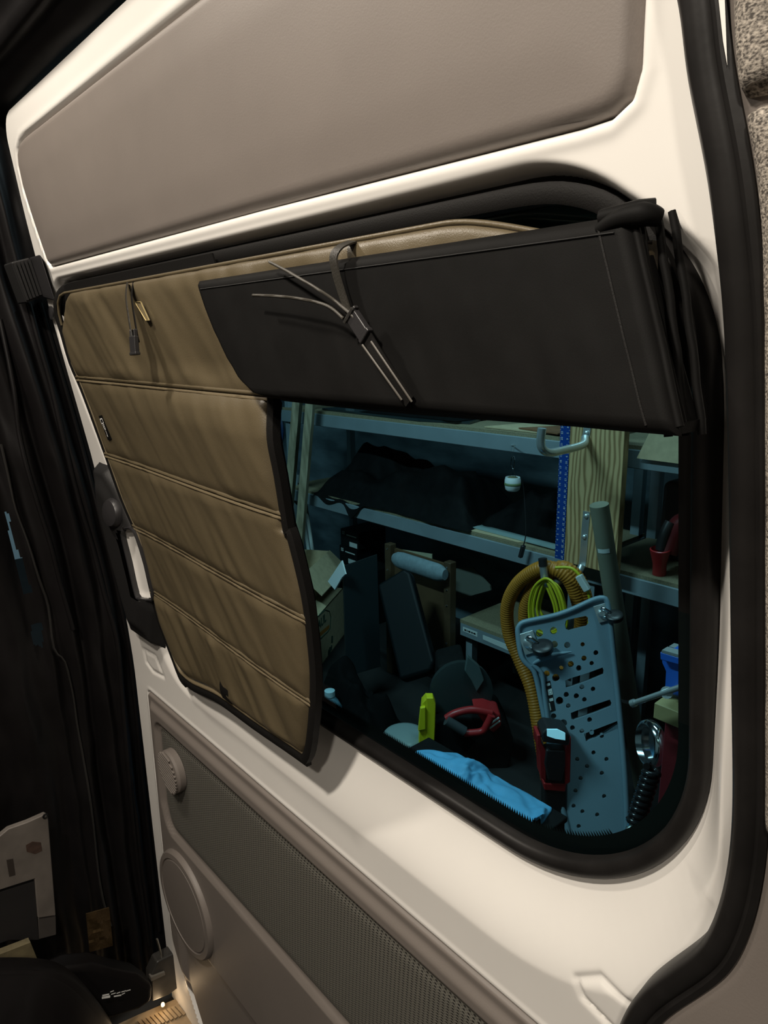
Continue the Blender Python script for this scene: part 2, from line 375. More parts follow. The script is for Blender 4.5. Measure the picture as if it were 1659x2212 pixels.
# ribbed round vent
c = D(-1.118, -.771, -.006)
vent = obj('round_vent', MB().lathe([(.041, 0), (.041, .011), (.038, .015), (.032, .0165)], c, (0, -1, 0), 36), M_TAUPE2, lowp, smooth=35)
mb = MB()
for k in range(11):
    zz_ = -.033 + k * .0066; hw = math.sqrt(max(.036 ** 2 - zz_ ** 2, 0))
    if hw > .006: mb.bar(c + np.array([-hw, -.0178, zz_ + hw * .2]), c + np.array([hw, -.0178, zz_ - hw * .2]), .0036, .0030, (0, 0, 1))
obj('rib_set', mb, M_TAUPE2, vent, kind='stuff')
# large round cover
c = D(-1.120, -1.068, -.011)
cov = obj('round_cover', MB().lathe([(.107, .0), (.106, .006), (.103, .0095), (.093, .0105), (.0915, .008), (.090, .008), (.0885, .010), (.085, .0102), (.001, .0102)], c, (0, -1, 0), 64), M_TAUPE2, lowp, smooth=40)

# lock escutcheon with grab recess
hp = [PS(p, -.012) for p in [(196, 992), (206, 997), (224, 1003), (252, 1045), (280, 1110), (318, 1200), (336, 1280), (343, 1330), (338, 1404), (284, 1371), (262, 1290), (232, 1180), (208, 1080)]]
hp2 = [q[[0, 2]] for q in hp]; hp2[8] = np.array([-1.128, -.535])
hpoly = rounded([(q[0], q[1], .006) for q in hp2], 3)
gl_, gx, gz = rowgrid(hpoly, 70, 26, lambda X, Z, s: .0)
rp = np.array([PS(p, -.012)[[0, 2]] for p in [(270, 1150), (276, 1141), (291, 1140), (304, 1162), (330, 1250), (338, 1290), (330, 1294), (308, 1292), (300, 1280), (285, 1215)]])
s_ = -sdf(hpoly, gx, gz); sr = sdf(rp, gx, gz)
gl_[:, :, 1] = prof(gz) + .004 - .022 * sstep(s_ / .020) - .010 * sstep((s_ - .02) / .03)
esc = MB(); nzg, nxg = gx.shape; esc.v = [tuple(q) for q in gl_.reshape(-1, 3)]
cs = .25 * (sr[:-1, :-1] + sr[1:, :-1] + sr[:-1, 1:] + sr[1:, 1:])
for i in range(nzg - 1):
    for j in range(nxg - 1):
        if cs[i, j] > 0: esc.f.append((i * nxg + j, (i + 1) * nxg + j, (i + 1) * nxg + j + 1, i * nxg + j + 1))
hnd = obj('lock_escutcheon', esc, M_BLKPL2, door, smooth=60)
obj('recess_rim', MB().sweep(smooth_path([D(q[0], q[1], -.018) for q in rp], 4, True), [(-.002, -.012), (-.002, .002), (0, .003), (.002, .002), (.002, -.012)], closed=True), M_BLKPL, hnd, smooth=50)
lin, _, _ = rowgrid(rp, 24, 8, lambda X, Z, s: -.012 + .004 * sstep(s / .01))
obj('recess_liner', MB().grid(lin), M_PAINT, hnd, smooth=60)
q = PS((236, 1110), -.03)
obj('lock_knob', MB().lathe([(.026, 0), (.026, .010), (.022, .016), (.010, .019)], q + np.array([0, .014, 0]), (.15, -1, .1), 28), M_BLKPL, hnd, smooth=40)
# black disc standing in for a small dark hole, and guide block on the leading edge
q = PS((113, 676), -.002); obj('dark_hole', MB().lathe([(.011, 0), (.011, .003), (.008, .004)], q, (0, -1, 0), 16), M_BLKPL, door, smooth=40)
gb = [PX(p, -1.262) for p in [(24, 566), (62, 556), (90, 640), (58, 655)]]
gb2 = [PS(p, -.004) for p in [(62, 556), (86, 550), (119, 651), (90, 640)]]
def lerp(a, b, t): return np.array(a) * (1 - t) + np.array(b) * t
blk = thing('door_guide_block', D(-1.28, .06, -.03), 'ribbed black rubber guide block at the upper corner of the white door edge', 'door hardware')
A = [np.array([-1.298, -.145, .128]), np.array([-1.298, -.083, .128]), np.array([-1.298, -.06, .052]), np.array([-1.298, -.125, .052])]
A = [PX((24, 566), -1.275), PX((64, 556), -1.275), PX((92, 641), -1.275), PX((57, 655), -1.275)]
Bk = [a + np.array([-.05, .0, 0]) for a in A]
obj('block_body', MB().hexa(A, Bk), M_BLKPL2, blk, bevel=.003)
F = [A[1], D(-1.235, .128, -.002), D(-1.226, .058, -.002), A[2]]
obj('mounting_cheek', MB().hexa([A[1] + np.array([-.002, 0, 0]), PS((87, 550), -.010), PS((119, 650), -.010), A[2] + np.array([-.002, 0, 0])], [A[1] + np.array([-.03, .012, 0]), PS((87, 550), .003), PS((119, 650), .003), A[2] + np.array([-.03, .012, 0])]), M_BLKPL, blk, bevel=.002)
for k in range(5):
    t = (k + .5) / 5
    obj('rib', MB().bar(lerp(A[0], A[1], t) * .96 + lerp(A[3], A[2], t) * .04 + np.array([.001, 0, 0]), lerp(A[0], A[1], t) * .06 + lerp(A[3], A[2], t) * .94 + np.array([.001, 0, 0]), .004, .006, (1, 0, 0)), M_BLKPL2, blk)

# ------------------------------------------------------------------ the window
win = thing('window_1', D(-.7, -.505, .04), 'tinted side window of the sliding door with a black rubber surround', 'window', kind='structure')
sp = [D(x, z, float(recz(z)) - .001) for x, z in Wc(.0075)]
obj('rubber_surround', MB().sweep(sp, [(-.0095, -.006), (-.009, .003), (-.006, .0075), (0, .0092), (.005, .0075), (.008, .003), (.0085, -.006)], closed=True), M_RUBBER, win, smooth=60)
g1, gx, gz = rowgrid(Wc(.013), 30, 30, lambda X, Z, s: recz(Z) + .006)
g2 = g1 + np.array([0, .004, 0])
obj('glass_pane', MB().slab(g1, g2), M_GLASS, win, smooth=30)
# printed black border with its row of teeth
a, b = Wc(.003), Wc(.031); fr_ = MB(); FR = lambda c_: D(c_[0], c_[1], float(recz(c_[1])) + .0108)
A3 = np.array([FR(c_) for c_ in a]); B3 = np.array([FR(c_) for c_ in b])
fr_.grid(np.stack([A3, B3], 1), closed_u=True)
for i in range(len(a)):
    p, q = np.array(b[i]), np.array(b[(i + 1) % len(b)]); l = np.linalg.norm(q - p); n = int(l / .0030) if (p + q)[1] < -.86 else 0
    if n < 1: continue
    dv = (q - p) / l; inn = np.array([-dv[1], dv[0]]); 
    if sdf(b, np.array([(p + q)[0] / 2 + inn[0] * .004]), np.array([(p + q)[1] / 2 + inn[1] * .004]))[0] > 0: inn = -inn
    for k in range(n):
        c = p + dv * (k + .5) * l / n; fr_.add([FR(c - dv * .0014), FR(c + dv * .0014), FR(c + inn * .0055)], [(0, 1, 2)])
obj('printed_border', fr_, mat('black_enamel', (.004, .004, .004), .35), win, recalc=False)

# ------------------------------------------------------------------ body opening: weatherstrip and side trim on the right
cl = [(1460, -260), (1478, -120), (1509, 0), (1516, 110), (1533, 205), (1554, 307), (1570, 398), (1582, 497), (1598, 640), (1604, 776), (1608, 1000), (1610, 1250), (1611, 1500), (1613, 1660), (1612, 1770), (1604, 1860), (1587, 1950), (1558, 2025), (1526, 2068), (1466, 2108), (1418, 2142), (1388, 2172), (1366, 2210), (1345, 2260), (1325, 2330)]
path = smooth_path([PS(p, -.026) for p in cl], 5)
for _ in range(14): path[1:-1] = .25 * path[:-2] + .5 * path[1:-1] + .25 * path[2:]
trim = thing('trim_1', path[0] * 0 + np.array([-.14, -.05, -.6]), 'black rubber weatherstrip running down the right side of the door opening', 'weatherstrip', kind='structure')
obj('seal_bulb', MB().sweep(path, [(-.0098, -.016), (-.0105, .000), (-.008, .006), (-.002, .009), (.004, .0075), (.0075, .002), (.008, -.016)], smooth_path([(0, -1, 0)] * 2, 2)[0] * 0 + np.array([0, -1, 0])), M_RUBBER, trim, smooth=60)
pr = [p + np.array([.0105, -.001, 0]) + np.array([0, 0, -.004]) * sstep((-.36 - p[2]) / .1) for p in path]
obj('seal_lip', MB().sweep(pr, [(-.004, -.014), (-.004, .0045), (0, .0065), (.0045, .004), (.005, -.014)]), M_RUBBER, trim, smooth=50)
# plastic side trim behind the pads
tp = np.array([p + np.array([.011, 0, 0]) for p in path]); rows = []
for p in tp:
    rows.append([p + np.array([0, .030, 0]), p + np.array([.001, .002, 0]), p + np.array([.004, -.004, 0]), p + np.array([.012, -.007, 0]), np.array([max(p[0] + .08, -.02), p[1] - .016, p[2]]), np.array([.35, p[1] - .03, p[2]]), np.array([1.4, p[1] - .03, p[2]])])
for k in range(len(rows) - 1, -1, -1):
    if rows[k][0][2] < -.37:
        dz = (-.37 - rows[k][0][2])
        for j, wgt in enumerate((0, 0, .0, .02, .10, .3, .3)): rows[k][j] = rows[k][j] + np.array([0, 0, -wgt * dz])
side = obj('wall_side', MB().grid(np.array(rows)), M_TAUPE2, smooth=60, label='taupe plastic side lining to the right of the sliding door', cat='wall', kind='structure')
def pad(name, pxs, lab):
    P2 = [PS(p, -.040)[[0, 2]] for p in pxs]; poly = rounded([(q[0], q[1], .006) for q in P2], 3)
    front, gx, gz = rowgrid(poly, 46, 26, lambda X, Z, s: -.030 - .014 * np.sqrt(np.clip(1 - (1 - np.clip(s / .012, 0, 1)) ** 2, 0, 1)))
    front[:, :, 1] += .0012 * fbm(gx * 60, gz * 60)
    back = front.copy(); back[:, :, 1] = prof(gz) - .012
    return obj(name, MB().slab(front, back), M_TWEED, smooth=60, label=lab, cat='trim pad', group='woven tweed pads on the side wall')
pad('trim_pad', [(1567, -160), (1572, 80), (1580, 165), (1589, 209), (1700, 193), (2300, 60), (2300, -160)], 'upper grey brown tweed wall pad at the top right corner')
pad('trim_pad', [(1585, 226), (1606, 290), (1622, 380), (1632, 500), (1638, 700), (1640, 1000), (1641, 1300), (1641, 1600), (1643, 1812), (2300, 1980), (2300, 60), (1700, 203)], 'tall lower grey brown tweed wall pad along the right edge')
obj('trim_2', MB().hexa([PS(p, -.034) for p in [(1548, -40), (1564, -40), (1571, 142), (1562, 90)]], [PS(p, -.020) for p in [(1548, -40), (1564, -40), (1571, 142), (1562, 90)]]), M_PAINT, label='thin white painted flange between the weatherstrip and the upper tweed pad', cat='trim', kind='structure')

# ------------------------------------------------------------------ van shell behind and above the camera
obj('floor', MB().box((.1, -.97, -1.475), (3.0, 1.94, .05)), mat('dark_van_floor', (.02, .017, .014), .6, var=.3, vscale=12), label='dark floor of the van', cat='floor', kind='structure')
obj('ceiling', MB().box((.1, -1.1, ZC + .02), (3.0, 1.7, .04)), mat('grey_headliner', (.42, .40, .37), .8), label='pale grey roof lining of the van', cat='ceiling', kind='structure')
obj('wall_opposite', MB().box((.1, -1.97, -.36), (3.0, .04, 2.26)), mat('taupe_lining', (.20, .18, .16), .7), label='taupe lining of the opposite van side', cat='wall', kind='structure')
obj('wall_rear', MB().box((1.5, -.97, -.36), (.04, 1.9, 2.26)), mat('dark_lining', (.10, .09, .085), .7), label='dark lining at the rear of the van', cat='wall', kind='structure')
# black fabric header above the door
sec = np.array([(-.070, .352), (-.098, .352), (-.112, .356), (-.124, .362), (-.133, .372), (-.139, .378), (-.148, .381), (-.154, .390), (-.158, .405), (-.175, .425), (-.205, .455), (-.250, .500), (-.29, .56), (-.30, .74)])
sec = smooth_path(sec, 3); xs = np.linspace(-1.42, 1.4, 90)
G = np.array([[(x, y + .004 * fbm(np.array(x * 6), np.array(z * 30)) , z + .010 * fbm(np.array(x * 5 + 3), np.array(y * 25))) for y, z in sec] for x in xs])
obj('trim_3', MB().grid(G), M_CURT, smooth=70, label='black fabric header running along the roof above the door', cat='trim', kind='structure')
# ------------------------------------------------------------------ insulated window cover: tan quilted part hanging, dark part folded up
lpx = [(140, 640), (135, 717), (154, 782), (178, 838), (205, 910), (231, 982), (264, 1074), (294, 1144), (311, 1199), (331, 1286), (342, 1328), (358, 1373), (380, 1433), (392, 1462), (402, 1474)]
LP = np.array([PS(p, -.010)[[0, 2]] for p in lpx])[::-1]
rpx = [(563, 835), (581, 874), (599, 950), (614, 1031), (633, 1150), (641, 1161), (672, 1289), (685, 1390), (691, 1469), (688, 1549), (679, 1624), (668, 1648)]
RP = np.array([PS(p, -.034)[[0, 2]] for p in rpx])[::-1]
XLs = lambda z: np.interp(z, LP[:, 1], LP[:, 0]); XRs = lambda z: np.interp(z, RP[:, 1], RP[:, 0])
def offS(X, Z):
    t = np.clip((X - XLs(Z)) / (XRs(Z) - XLs(Z)), 0, 1.0)
    return -.010 - .022 * sstep(t) * sstep((-.02 - Z) / .08)
cover = thing('window_cover', D(-.9, -.56, -.02), 'quilted olive tan window cover with black bound edge, half folded up across the window', 'window cover')
ZB = [.0755, -.055, -.180, -.297, -.407, -.533]
BIND = .013
hem = [(402, 1474), (420, 1488), (439, 1497), (477, 1516), (550, 1569), (619, 1616), (666, 1649)]
HB = [PS(p, -.012 - .018 * i / 6) for i, p in enumerate(hem)]; _hx = np.array([q[0] for q in HB]); _hz = np.array([q[2] for q in HB])
def wrinkle(X, Z, k):
    q = X * .80 + Z * .60; r = -X * .60 + Z * .80
    a = fbm(q * 26 + k * 9.1, r * 5 + k * 3.7, 3); b = fbm(q * 60 + k * 4.1, r * 9 + 5, 2)
    return a * .0085 + b * .003
for k in range(5):
    zt, zb = ZB[k], ZB[k + 1]; n1, n2 = 44, (150 if k == 0 else 90)
    tz = np.linspace(0, 1, n1)[:, None]; tx = np.linspace(0, 1, n2)[None]
    Z = zt + (zb - zt) * tz + 0 * tx
    xl = XLs(Z) + BIND; xr = (XRs(Z) - BIND - .003) if k else np.full(Z.shape, -.205)
    if k == 0: xl = xl + .022 * sstep((Z - .050) / .03) ** 2
    X = xl + (xr - xl) * tx
    if k == 4:                                                   # lower edge follows the hem
        for _ in range(3): Z = zt + (np.interp(X[-1:], _hx, _hz) + .0165 + .030 * (1 - sstep(tx / .13)) ** 2 - zt) * tz; xl = XLs(Z) + BIND; xr = XRs(Z) - BIND - .003; X = xl + (xr - xl) * tx
    if k == 0: Z = Z - .026 * sstep((X + .36) / .15) * (1 - tz)
    edge = np.minimum(np.minimum(tz, 1 - tz) * abs(zb - zt), np.minimum(tx, 1 - tx) * (xr - xl))
    puff = np.sqrt(np.clip(1 - (1 - np.clip(edge / .020, 0, 1)) ** 2, 0, 1))
    y = prof(Z) + offS(X, Z) - .008 * puff - wrinkle(X, Z, k) * (.25 + .75 * sstep(edge / .02)) * (1.5 if k in (0, 4) else 1.0)
    F = np.stack([X, y, Z], -1); Bq = np.stack([X, prof(Z) + offS(X, Z) + .006, Z], -1)
    obj('quilted_panel', MB().slab(F, Bq), M_TAN, cover, smooth=70)
bk_ = [(x, z) for x, z in LP] + [(-1.228, .045), (-1.218, .070), (-1.195, .086), (-1.16, .0905), (-.70, .0905), (-.68, .0)] + [(x - .008, z) for x, z in RP[::-1] if z < -.05]
bk_ = np.array([q for q in bk_ if q[1] > -.52] )
bg, bX, bZ = rowgrid(bk_, 70, 30, lambda X, Z, s: offS(X, Z) + .0065)
obj('backing', MB().slab(bg, bg + np.array([0, .002, 0])), M_WEB, cover, smooth=60)
# quilt seams: a doubled cord between the panels
for k in range(1, 5):
    z = ZB[k]; xs = np.linspace(XLs(z) + BIND * .5, XRs(z) - BIND * .6, 60)
    for dz in (.0026, -.0026):
        obj('seam_cord', MB().tube([D(x, z + dz, float(offS(x, z)) - .0045) for x in xs], .0024, 6), M_TANP if dz < 0 else M_TAN, cover, smooth=60)
# black binding round the hanging part, and the tan cord just inside it
left3 = [D(x, z, -.010) for x, z in LP[::-1]][1:]
top3 = [D(x, z, .010) for x, z in [(-.194, -.03), (-.198, .005), (-.206, .030), (-.220, .054), (-.240, .0725), (-.265, .083), (-.295, .0875)]] + [D(x, .0880, .010) for x in np.linspace(-.35, -1.14, 12)]
corner = [D(-1.193, .083, .0), D(-1.216, .068, -.008), D(-1.2265, .046, -.010)]
right3 = [D(x, z, float(offS(x, z))) for x, z in RP]
flat = [(-.0065, -.003), (-.0065, .004), (-.004, .0055), (.004, .0055), (.0065, .004), (.0065, -.003)]
def inset(pts, d):                                               # move a door polyline into the cover
    out = []
    for q in pts:
        out.append(np.array(q) + np.array(d))
    return out
obj('binding', MB().sweep(smooth_path([np.array(p) for p in top3] + [p + np.array([.006, 0, 0]) for p in corner + left3], 3), flat, nrm=(0, -1, 0)), M_WEB, cover, smooth=50)
obj('binding', MB().sweep(smooth_path([p + np.array([.002, 0, .0045]) for p in HB], 4), flat), M_WEB, cover, smooth=50)
obj('binding', MB().sweep(smooth_path([p + np.array([-.0095, 0, 0]) for p in right3], 4), [(-.006, -.004), (-.006, .005), (0, .0072), (.006, .005), (.006, -.004)]), M_WEB, cover, smooth=50)
obj('edge_cord', MB().tube(smooth_path([p + np.array([.0155, -.003, 0]) for p in left3[1:-2]] + [p + np.array([.006, -.003, .0150]) for p in HB], 4), .0032, 7), M_TANP, cover, smooth=60)
obj('edge_cord', MB().tube([D(x, .0765 - .026 * sstep((x + .36) / .15), -.0105) for x in np.linspace(-.245, -1.165, 110)] + [D(-1.184, .0735, -.0115), D(-1.199, .064, -.0125), D(-1.2075, .048, -.013), D(-1.2095, .03, -.013)], .0021, 7), M_TAN, cover, smooth=60)
# cloth tag on the left binding, with its little printed emblem
tg = [PS(p, -.0185) for p in [(213, 899), (221, 896), (241, 948), (233, 951)]]
tagp = obj('brand_tag', MB().hexa(tg, [q + np.array([0, .002, 0]) for q in tg]), M_NYLON, cover)
ux = tg[3] - tg[0]; uz = tg[1] - tg[0]; cxy = sum(tg) / 4 + np.array([0, -.0012, 0]); uxn = ux / np.linalg.norm(ux); 
mb = MB(); q0 = tg[0] + np.array([0, -.0013, 0])
def tq(a, b): return q0 + ux * a + uz * b
for a, b, c_, d_ in [(.12, .2, .30, .28), (.12, .2, .16, .8), (.16, .72, .34, .8), (.30, .2, .34, .72), (.37, .35, .40, .75), (.42, .35, .50, .45), (.42, .6, .50, .7), (.52, .35, .55, .75), (.57, .4, .60, .7), (.63, .5, .88, .58), (.80, .42, .86, .5)]:
    mb.add([tq(a, b), tq(c_, b), tq(c_, d_), tq(a, d_)], [(0, 1, 2, 3)])
obj('printed_emblem', mb, M_WPRINT, tagp, recalc=False)
# pull tab on the lower hem
tb_ = PS((489, 1497), -.030)
obj('pull_tab', MB().slab(np.array([[tb_ + np.array([dx, -.004 * math.sin(t * 3), .024 - .036 * t]) for t in np.linspace(0, 1, 6)] for dx in (-.012, .012)]), np.array([[tb_ + np.array([dx, .003 - .004 * math.sin(t * 3), .024 - .036 * t]) for t in np.linspace(0, 1, 6)] for dx in (-.012, .012)])), M_WEB, cover, smooth=50)

# folded-up part: layers of the dark lining side hanging from the window head
def flapgrid(y0, y1, inset_x, zt, zb, nu=110, nv=26, wr=1.0):
    lz = np.array([-.052, -.047, -.035, -.015, .01, .035, .055, .064]); lx = np.array([-.552, -.580, -.609, -.636, -.661, -.682, -.697, -.700])
    tv = np.linspace(0, 1, nv)[None]; tu = np.linspace(0, 1, nu)[:, None]
    sag = -.004 * np.sin(np.pi * np.clip(tu, 0, 1)) * 0
    Z = zt + (zb - zt) * tv + 0 * tu
    xl = np.interp(Z, lz, lx) + inset_x; xr = -.166 - (.043) * (Z + .052) / .114 - inset_x * .3
    X = xl + (xr - xl) * tu
    y = y0 + (y1 - y0) * tv + 0 * X
    e = np.minimum(tv, 1 - tv) * .112; e2 = np.minimum(tu, 1 - tu) * .45
    rnd = np.sqrt(np.clip(1 - (1 - np.clip(np.minimum(e, e2) / .006, 0, 1)) ** 2, 0, 1))
    wr_ = wr * (.0055 * fbm((X + Z * .45) * 22 + 2, Z * 6) * sstep((.035 - Z) / .05) + .0016 * fbm(X * 40, Z * 30) + .004 * fbm(X * 5, Z * 5 + 9))
    return X, y, Z, rnd, wr_
for k, (y0, y1, ins, zt, zb) in enumerate([(-.098, -.110, 0.0, .0615, -.0515), (-.088, -.096, .008, .0595, -.0475), (-.080, -.080, .012, .0585, -.0500)]):
    X, y, Z, rnd, wr_ = flapgrid(y0, y1, ins, zt, zb)
    th = .0085 if k == 0 else .006
    F = np.stack([X, y - th * .6 * rnd - wr_, Z], -1); Bq = np.stack([X, y + th * .5 * rnd - wr_ * .3 + .001, Z], -1)
    fl = obj('folded_layer', MB().slab(F, Bq), M_NYLON, cover, smooth=70)
    if k == 0:
        front = fl
        obj('stitch_line', MB().tube([F[i, 2] + np.array([0, -.0006, 0]) for i in range(2, 108)], .0005, 4), mat('thread', (.006, .006, .006), .7), fl)
        obj('hem_edge', MB().tube([F[-1, j] + np.array([.0, .001, 0]) for j in range(1, 25)], .0026, 7), M_NYLON, fl, smooth=60)
        obj('hem_edge', MB().tube([F[-5, j] + np.array([.0, .0002, 0]) for j in range(1, 25)], .0009, 5), M_WEB, fl, smooth=60)
# joined bottom folds and the side gusset by the wall
obj('bottom_fold', MB().sweep([np.array([x, -.096, -.0500 - .002 * math.sin((x + .6) * 9)]) for x in np.linspace(-.545, -.170, 40)], [(-.003, -.022), (-.003, .008), (0, .012), (.003, .008), (.003, -.022)], nrm=(0, -1, 0)), M_NYLON, cover, smooth=60)
for y, x0 in ((-.094, -.192), (-.084, -.187), (-.074, -.183)):
    pts = [np.array([x0 - .016 + .030 * t * (1.15 - .15 * t), y - .006 * t, .064 - .118 * t]) for t in np.linspace(0, 1, 14)]
    obj('gusset_edge', MB().tube([p + np.array([.0004 * math.sin(i * 1.7), 0, 0]) for i, p in enumerate(pts)], .0024, 7), M_NYLON, cover, smooth=60)
pt = PY((1378, 478), -.100)
obj('rolled_corner', MB().sweep(smooth_path([pt + np.array([-.022, -.002, -.002]), pt + np.array([-.010, -.003, .002]), pt + np.array([.003, 0, .003]), pt + np.array([.009, .006, .001])], 6), [(math.cos(a) * .006, math.sin(a) * .0055) for a in np.linspace(0, 2 * math.pi, 12, endpoint=False)], scale=list(np.concatenate([np.linspace(.55, 1.05, 12), np.linspace(1.05, .75, 7)]))), M_NYLON, cover, smooth=60)
obj('rolled_corner', MB().tube([PY((1300, 472), -.099), PY((1378, 452), -.099), PY((1415, 449), -.094)], .005, 8), M_NYLON, cover, smooth=60)

# strap that holds the fold, its buckle, loose tails
def band(pts, wv, th, n=6):                                      # flat webbing: pts centre line, wv half-width vectors
    pts = smooth_path(pts, n); W = smooth_path(wv, n); nn = []
    F = np.stack([pts - W, pts + W], 1)
    nrm = np.cross(np.gradient(pts, axis=0), W); nrm /= np.linalg.norm(nrm, axis=1)[:, None]
    return MB().slab(F, F + (nrm * th)[:, None, :])
sw_ = [PY((762, 523), -.088), PY((735, 535), -.106), PY((722, 556), -.111), PY((727, 590), -.1125), PY((742, 640), -.114), PY((757, 682), -.117)]
hv = np.array([.0058, -.001, -.001])
strap = obj('holding_strap', band(sw_, [hv * 1.1, hv, hv, hv, hv, hv * .9], .0012), mat('worn_webbing', (.020, .018, .014), .45, bump=.4, bscale=500), cover, smooth=50)
bc = PY((775, 702), -.121); ax_d = PY((795, 738), -.121) - PY((758, 682), -.121); ax_d /= np.linalg.norm(ax_d); ax_w = np.cross(ax_d, (0, -1, 0)); ax_w /= np.linalg.norm(ax_w); ax_n = np.cross(ax_d, ax_w)
obj('buckle', MB().box(bc, (.021, .0125, .006), (ax_d, ax_w, ax_n)).box(bc - ax_d * .011, (.003, .016, .005), (ax_d, ax_w, ax_n)).box(bc + ax_d * .011, (.004, .014, .006), (ax_d, ax_w, ax_n)), M_BLKPL, strap, bevel=.0012)
obj('steel_bar', MB().tube([bc - ax_d * .010 - ax_w * .007 - np.array([0, .004, 0]), bc - ax_d * .010 + ax_w * .007 - np.array([0, .004, 0])], .0012, 8), mat('bright_steel', (.6, .6, .58), .25, 1.0), strap, smooth=60)
obj('lower_webbing', band([bc + ax_d * .010, PY((830, 790), -.1225), PY((884, 868), -.1165)], [ax_w * .0052] * 3, .0012), M_WEB, strap, smooth=50)
for a, b in (((783, 745), (868, 864)), ((802, 738), (890, 868))):
    obj('webbing_edge', MB().tube([PY(a, -.1235), PY(((a[0] + b[0]) / 2 , (a[1] + b[1]) / 2), -.1245), PY(b, -.119)], .0009, 6), mat('grey_edge', (.055, .048, .038), .5), strap, smooth=60)
obj('loose_tail', MB().tube(smooth_path([PY((582, 566), -.112), PY((640, 597), -.118), PY((710, 640), -.122), PY((750, 672), -.124), PY((771, 692), -.122)], 6), .0013, 6), mat('grey_cord', (.038, .034, .027), .5), cover, smooth=60)
obj('loose_tail', MB().tube(smooth_path([PY((546, 638), -.122), PY((600, 640), -.124), PY((662, 648), -.125), PY((710, 662), -.125), PY((742, 688), -.123)], 6), .0013, 6), MATS['grey_cord'], cover, smooth=60)

# second strap hanging open on the left, with its clip
st = [PS((276, 610), -.016), PY((273, 640), -.102), PY((278, 680), -.107), PY((285, 722), -.109), PY((289, 740), -.109)]
h2 = np.array([.0062, -.002, 0])
strap2 = obj('hanging_strap', band(st, [h2] * 5, .0012), MATS['worn_webbing'], cover, smooth=50)
obj('hanging_strap_back', band([q + np.array([.003, .006, 0]) for q in st], [h2] * 5, .0012), M_WEB, strap2, smooth=50)
c2 = PY((290, 744), -.110); dn = np.array([.06, -.06, -1.0]); dn /= np.linalg.norm(dn); sd = np.cross(dn, (0, -1, 0)); sd /= np.linalg.norm(sd); nn = np.cross(dn, sd)
clip = obj('side_clip', MB().box(c2, (.020, .0165, .006), (dn, sd, nn)).box(c2 - dn * .013 + sd * .006, (.010, .0028, .005), (dn, sd, nn)).box(c2 - dn * .013 - sd * .006, (.010, .0028, .005), (dn, sd, nn)).box(c2 + dn * .011, (.004, .019, .007), (dn, sd, nn)), M_BLKPL, strap2, bevel=.0012)
# small label, the shine along its edge put in as a gold rim
lb = [PS(p, -.0225) for p in [(292, 652), (305, 652), (323, 692), (316, 692)]]
lab = obj('care_label', MB().hexa(lb, [q + np.array([0, .001, 0]) for q in lb]), mat('label_film', (.17, .135, .08), .35), cover)
obj('shine_rim', MB().tube(np.array(lb) + np.array([0, -.0006, 0]), .0006, 5, closed=True), mat('edge_shine', (.75, .6, .28), .3, .6), lab)

# ------------------------------------------------------------------ black curtain closing off the cab
def ridge(q, c, w_, h): return h * np.exp(-((q - c) / w_) ** 2)
ny, nzc = 380, 560
Zc = np.linspace(-1.449, .70, nzc)[:, None] + 0 * np.zeros((1, ny)); tq_ = np.linspace(0, 1, ny)[None]
Q = .035 - (.035 + 1.90) * (tq_ ** 2.2) + 0 * Zc
Yc = prof(Zc) + Q
sway = .012 * fbm(Zc * 2.2, Zc * 0 + 3) + .010 * fbm(Zc * 5, Q * 6)
q2 = Q + sway
Xc = -1.345 + ridge(q2, -.018, .010, .016) + ridge(q2, -.050, .014, .020) - ridge(q2, -.073, .008, .010) + ridge(q2, -.096, .014, .014) + ridge(q2, -.135, .010, .010) \
     + ridge(q2, -.20, .03, .03) + ridge(q2, -.30, .035, .04) + ridge(q2, -.43, .04, .05) + ridge(q2, -.57, .04, .05) + ridge(q2, -.72, .05, .05) + .045 * fbm(q2 * 14 + Zc * 2.2, Zc * 2.6, 2) + .012 * fbm(q2 * 40, Zc * 9, 2)
Xc = np.minimum(Xc, -1.300)
gaps = [[(12, 1105), (20, 1112), (34, 1180), (48, 1205), (72, 1282), (52, 1285), (40, 1240), (24, 1170)], [(68, 1355), (92, 1344), (95, 1402), (72, 1392)]]
keep = np.ones((nzc - 1, ny - 1), bool)
yc = .25 * (Yc[:-1, :-1] + Yc[1:, :-1] + Yc[:-1, 1:] + Yc[1:, 1:]); zc = .25 * (Zc[:-1, :-1] + Zc[1:, :-1] + Zc[:-1, 1:] + Zc[1:, 1:])
for g in gaps:
    G2 = [PX(p, -1.33)[[1, 2]] for p in g]; keep &= sdf(G2, yc, zc) > 0
curt = thing('curtain', (-1.34, -.2, -1.445), 'black cloth curtain with a zip hanging beside the leading edge of the door', 'curtain')
mb = MB(); mb.v = [tuple(q) for q in np.stack([Xc, Yc, Zc], -1).reshape(-1, 3)]
for i in range(nzc - 1):
    for j in range(ny - 1):
        if keep[i, j]: mb.f.append((i * ny + j, i * ny + j + 1, (i + 1) * ny + j + 1, (i + 1) * ny + j))
obj('cloth', mb, M_CURT, curt, smooth=80, recalc=False)
def curt_x(y, z):
    q = y - float(prof(z)); j = int(np.argmin(abs(Q[0] - q))); i = int(np.argmin(abs(Zc[:, 0] - z))); return Xc[max(i-2,0):i + 3, max(j - 2, 0):j + 3].max()
def on_curt(pxs, lift=.003):
    out = []
    for p in pxs:
        a = PX(p, -1.32); x = curt_x(a[1], a[2]) + lift; out.append(PX(p, x))
    return out
zp = [(2, 960), (18, 1030), (34, 1100), (60, 1170), (84, 1250), (104, 1310), (116, 1400), (140, 1430), (158, 1500), (166, 1560), (180, 1640), (192, 1710), (203, 1790), (212, 1880), (224, 1950), (240, 2000)]
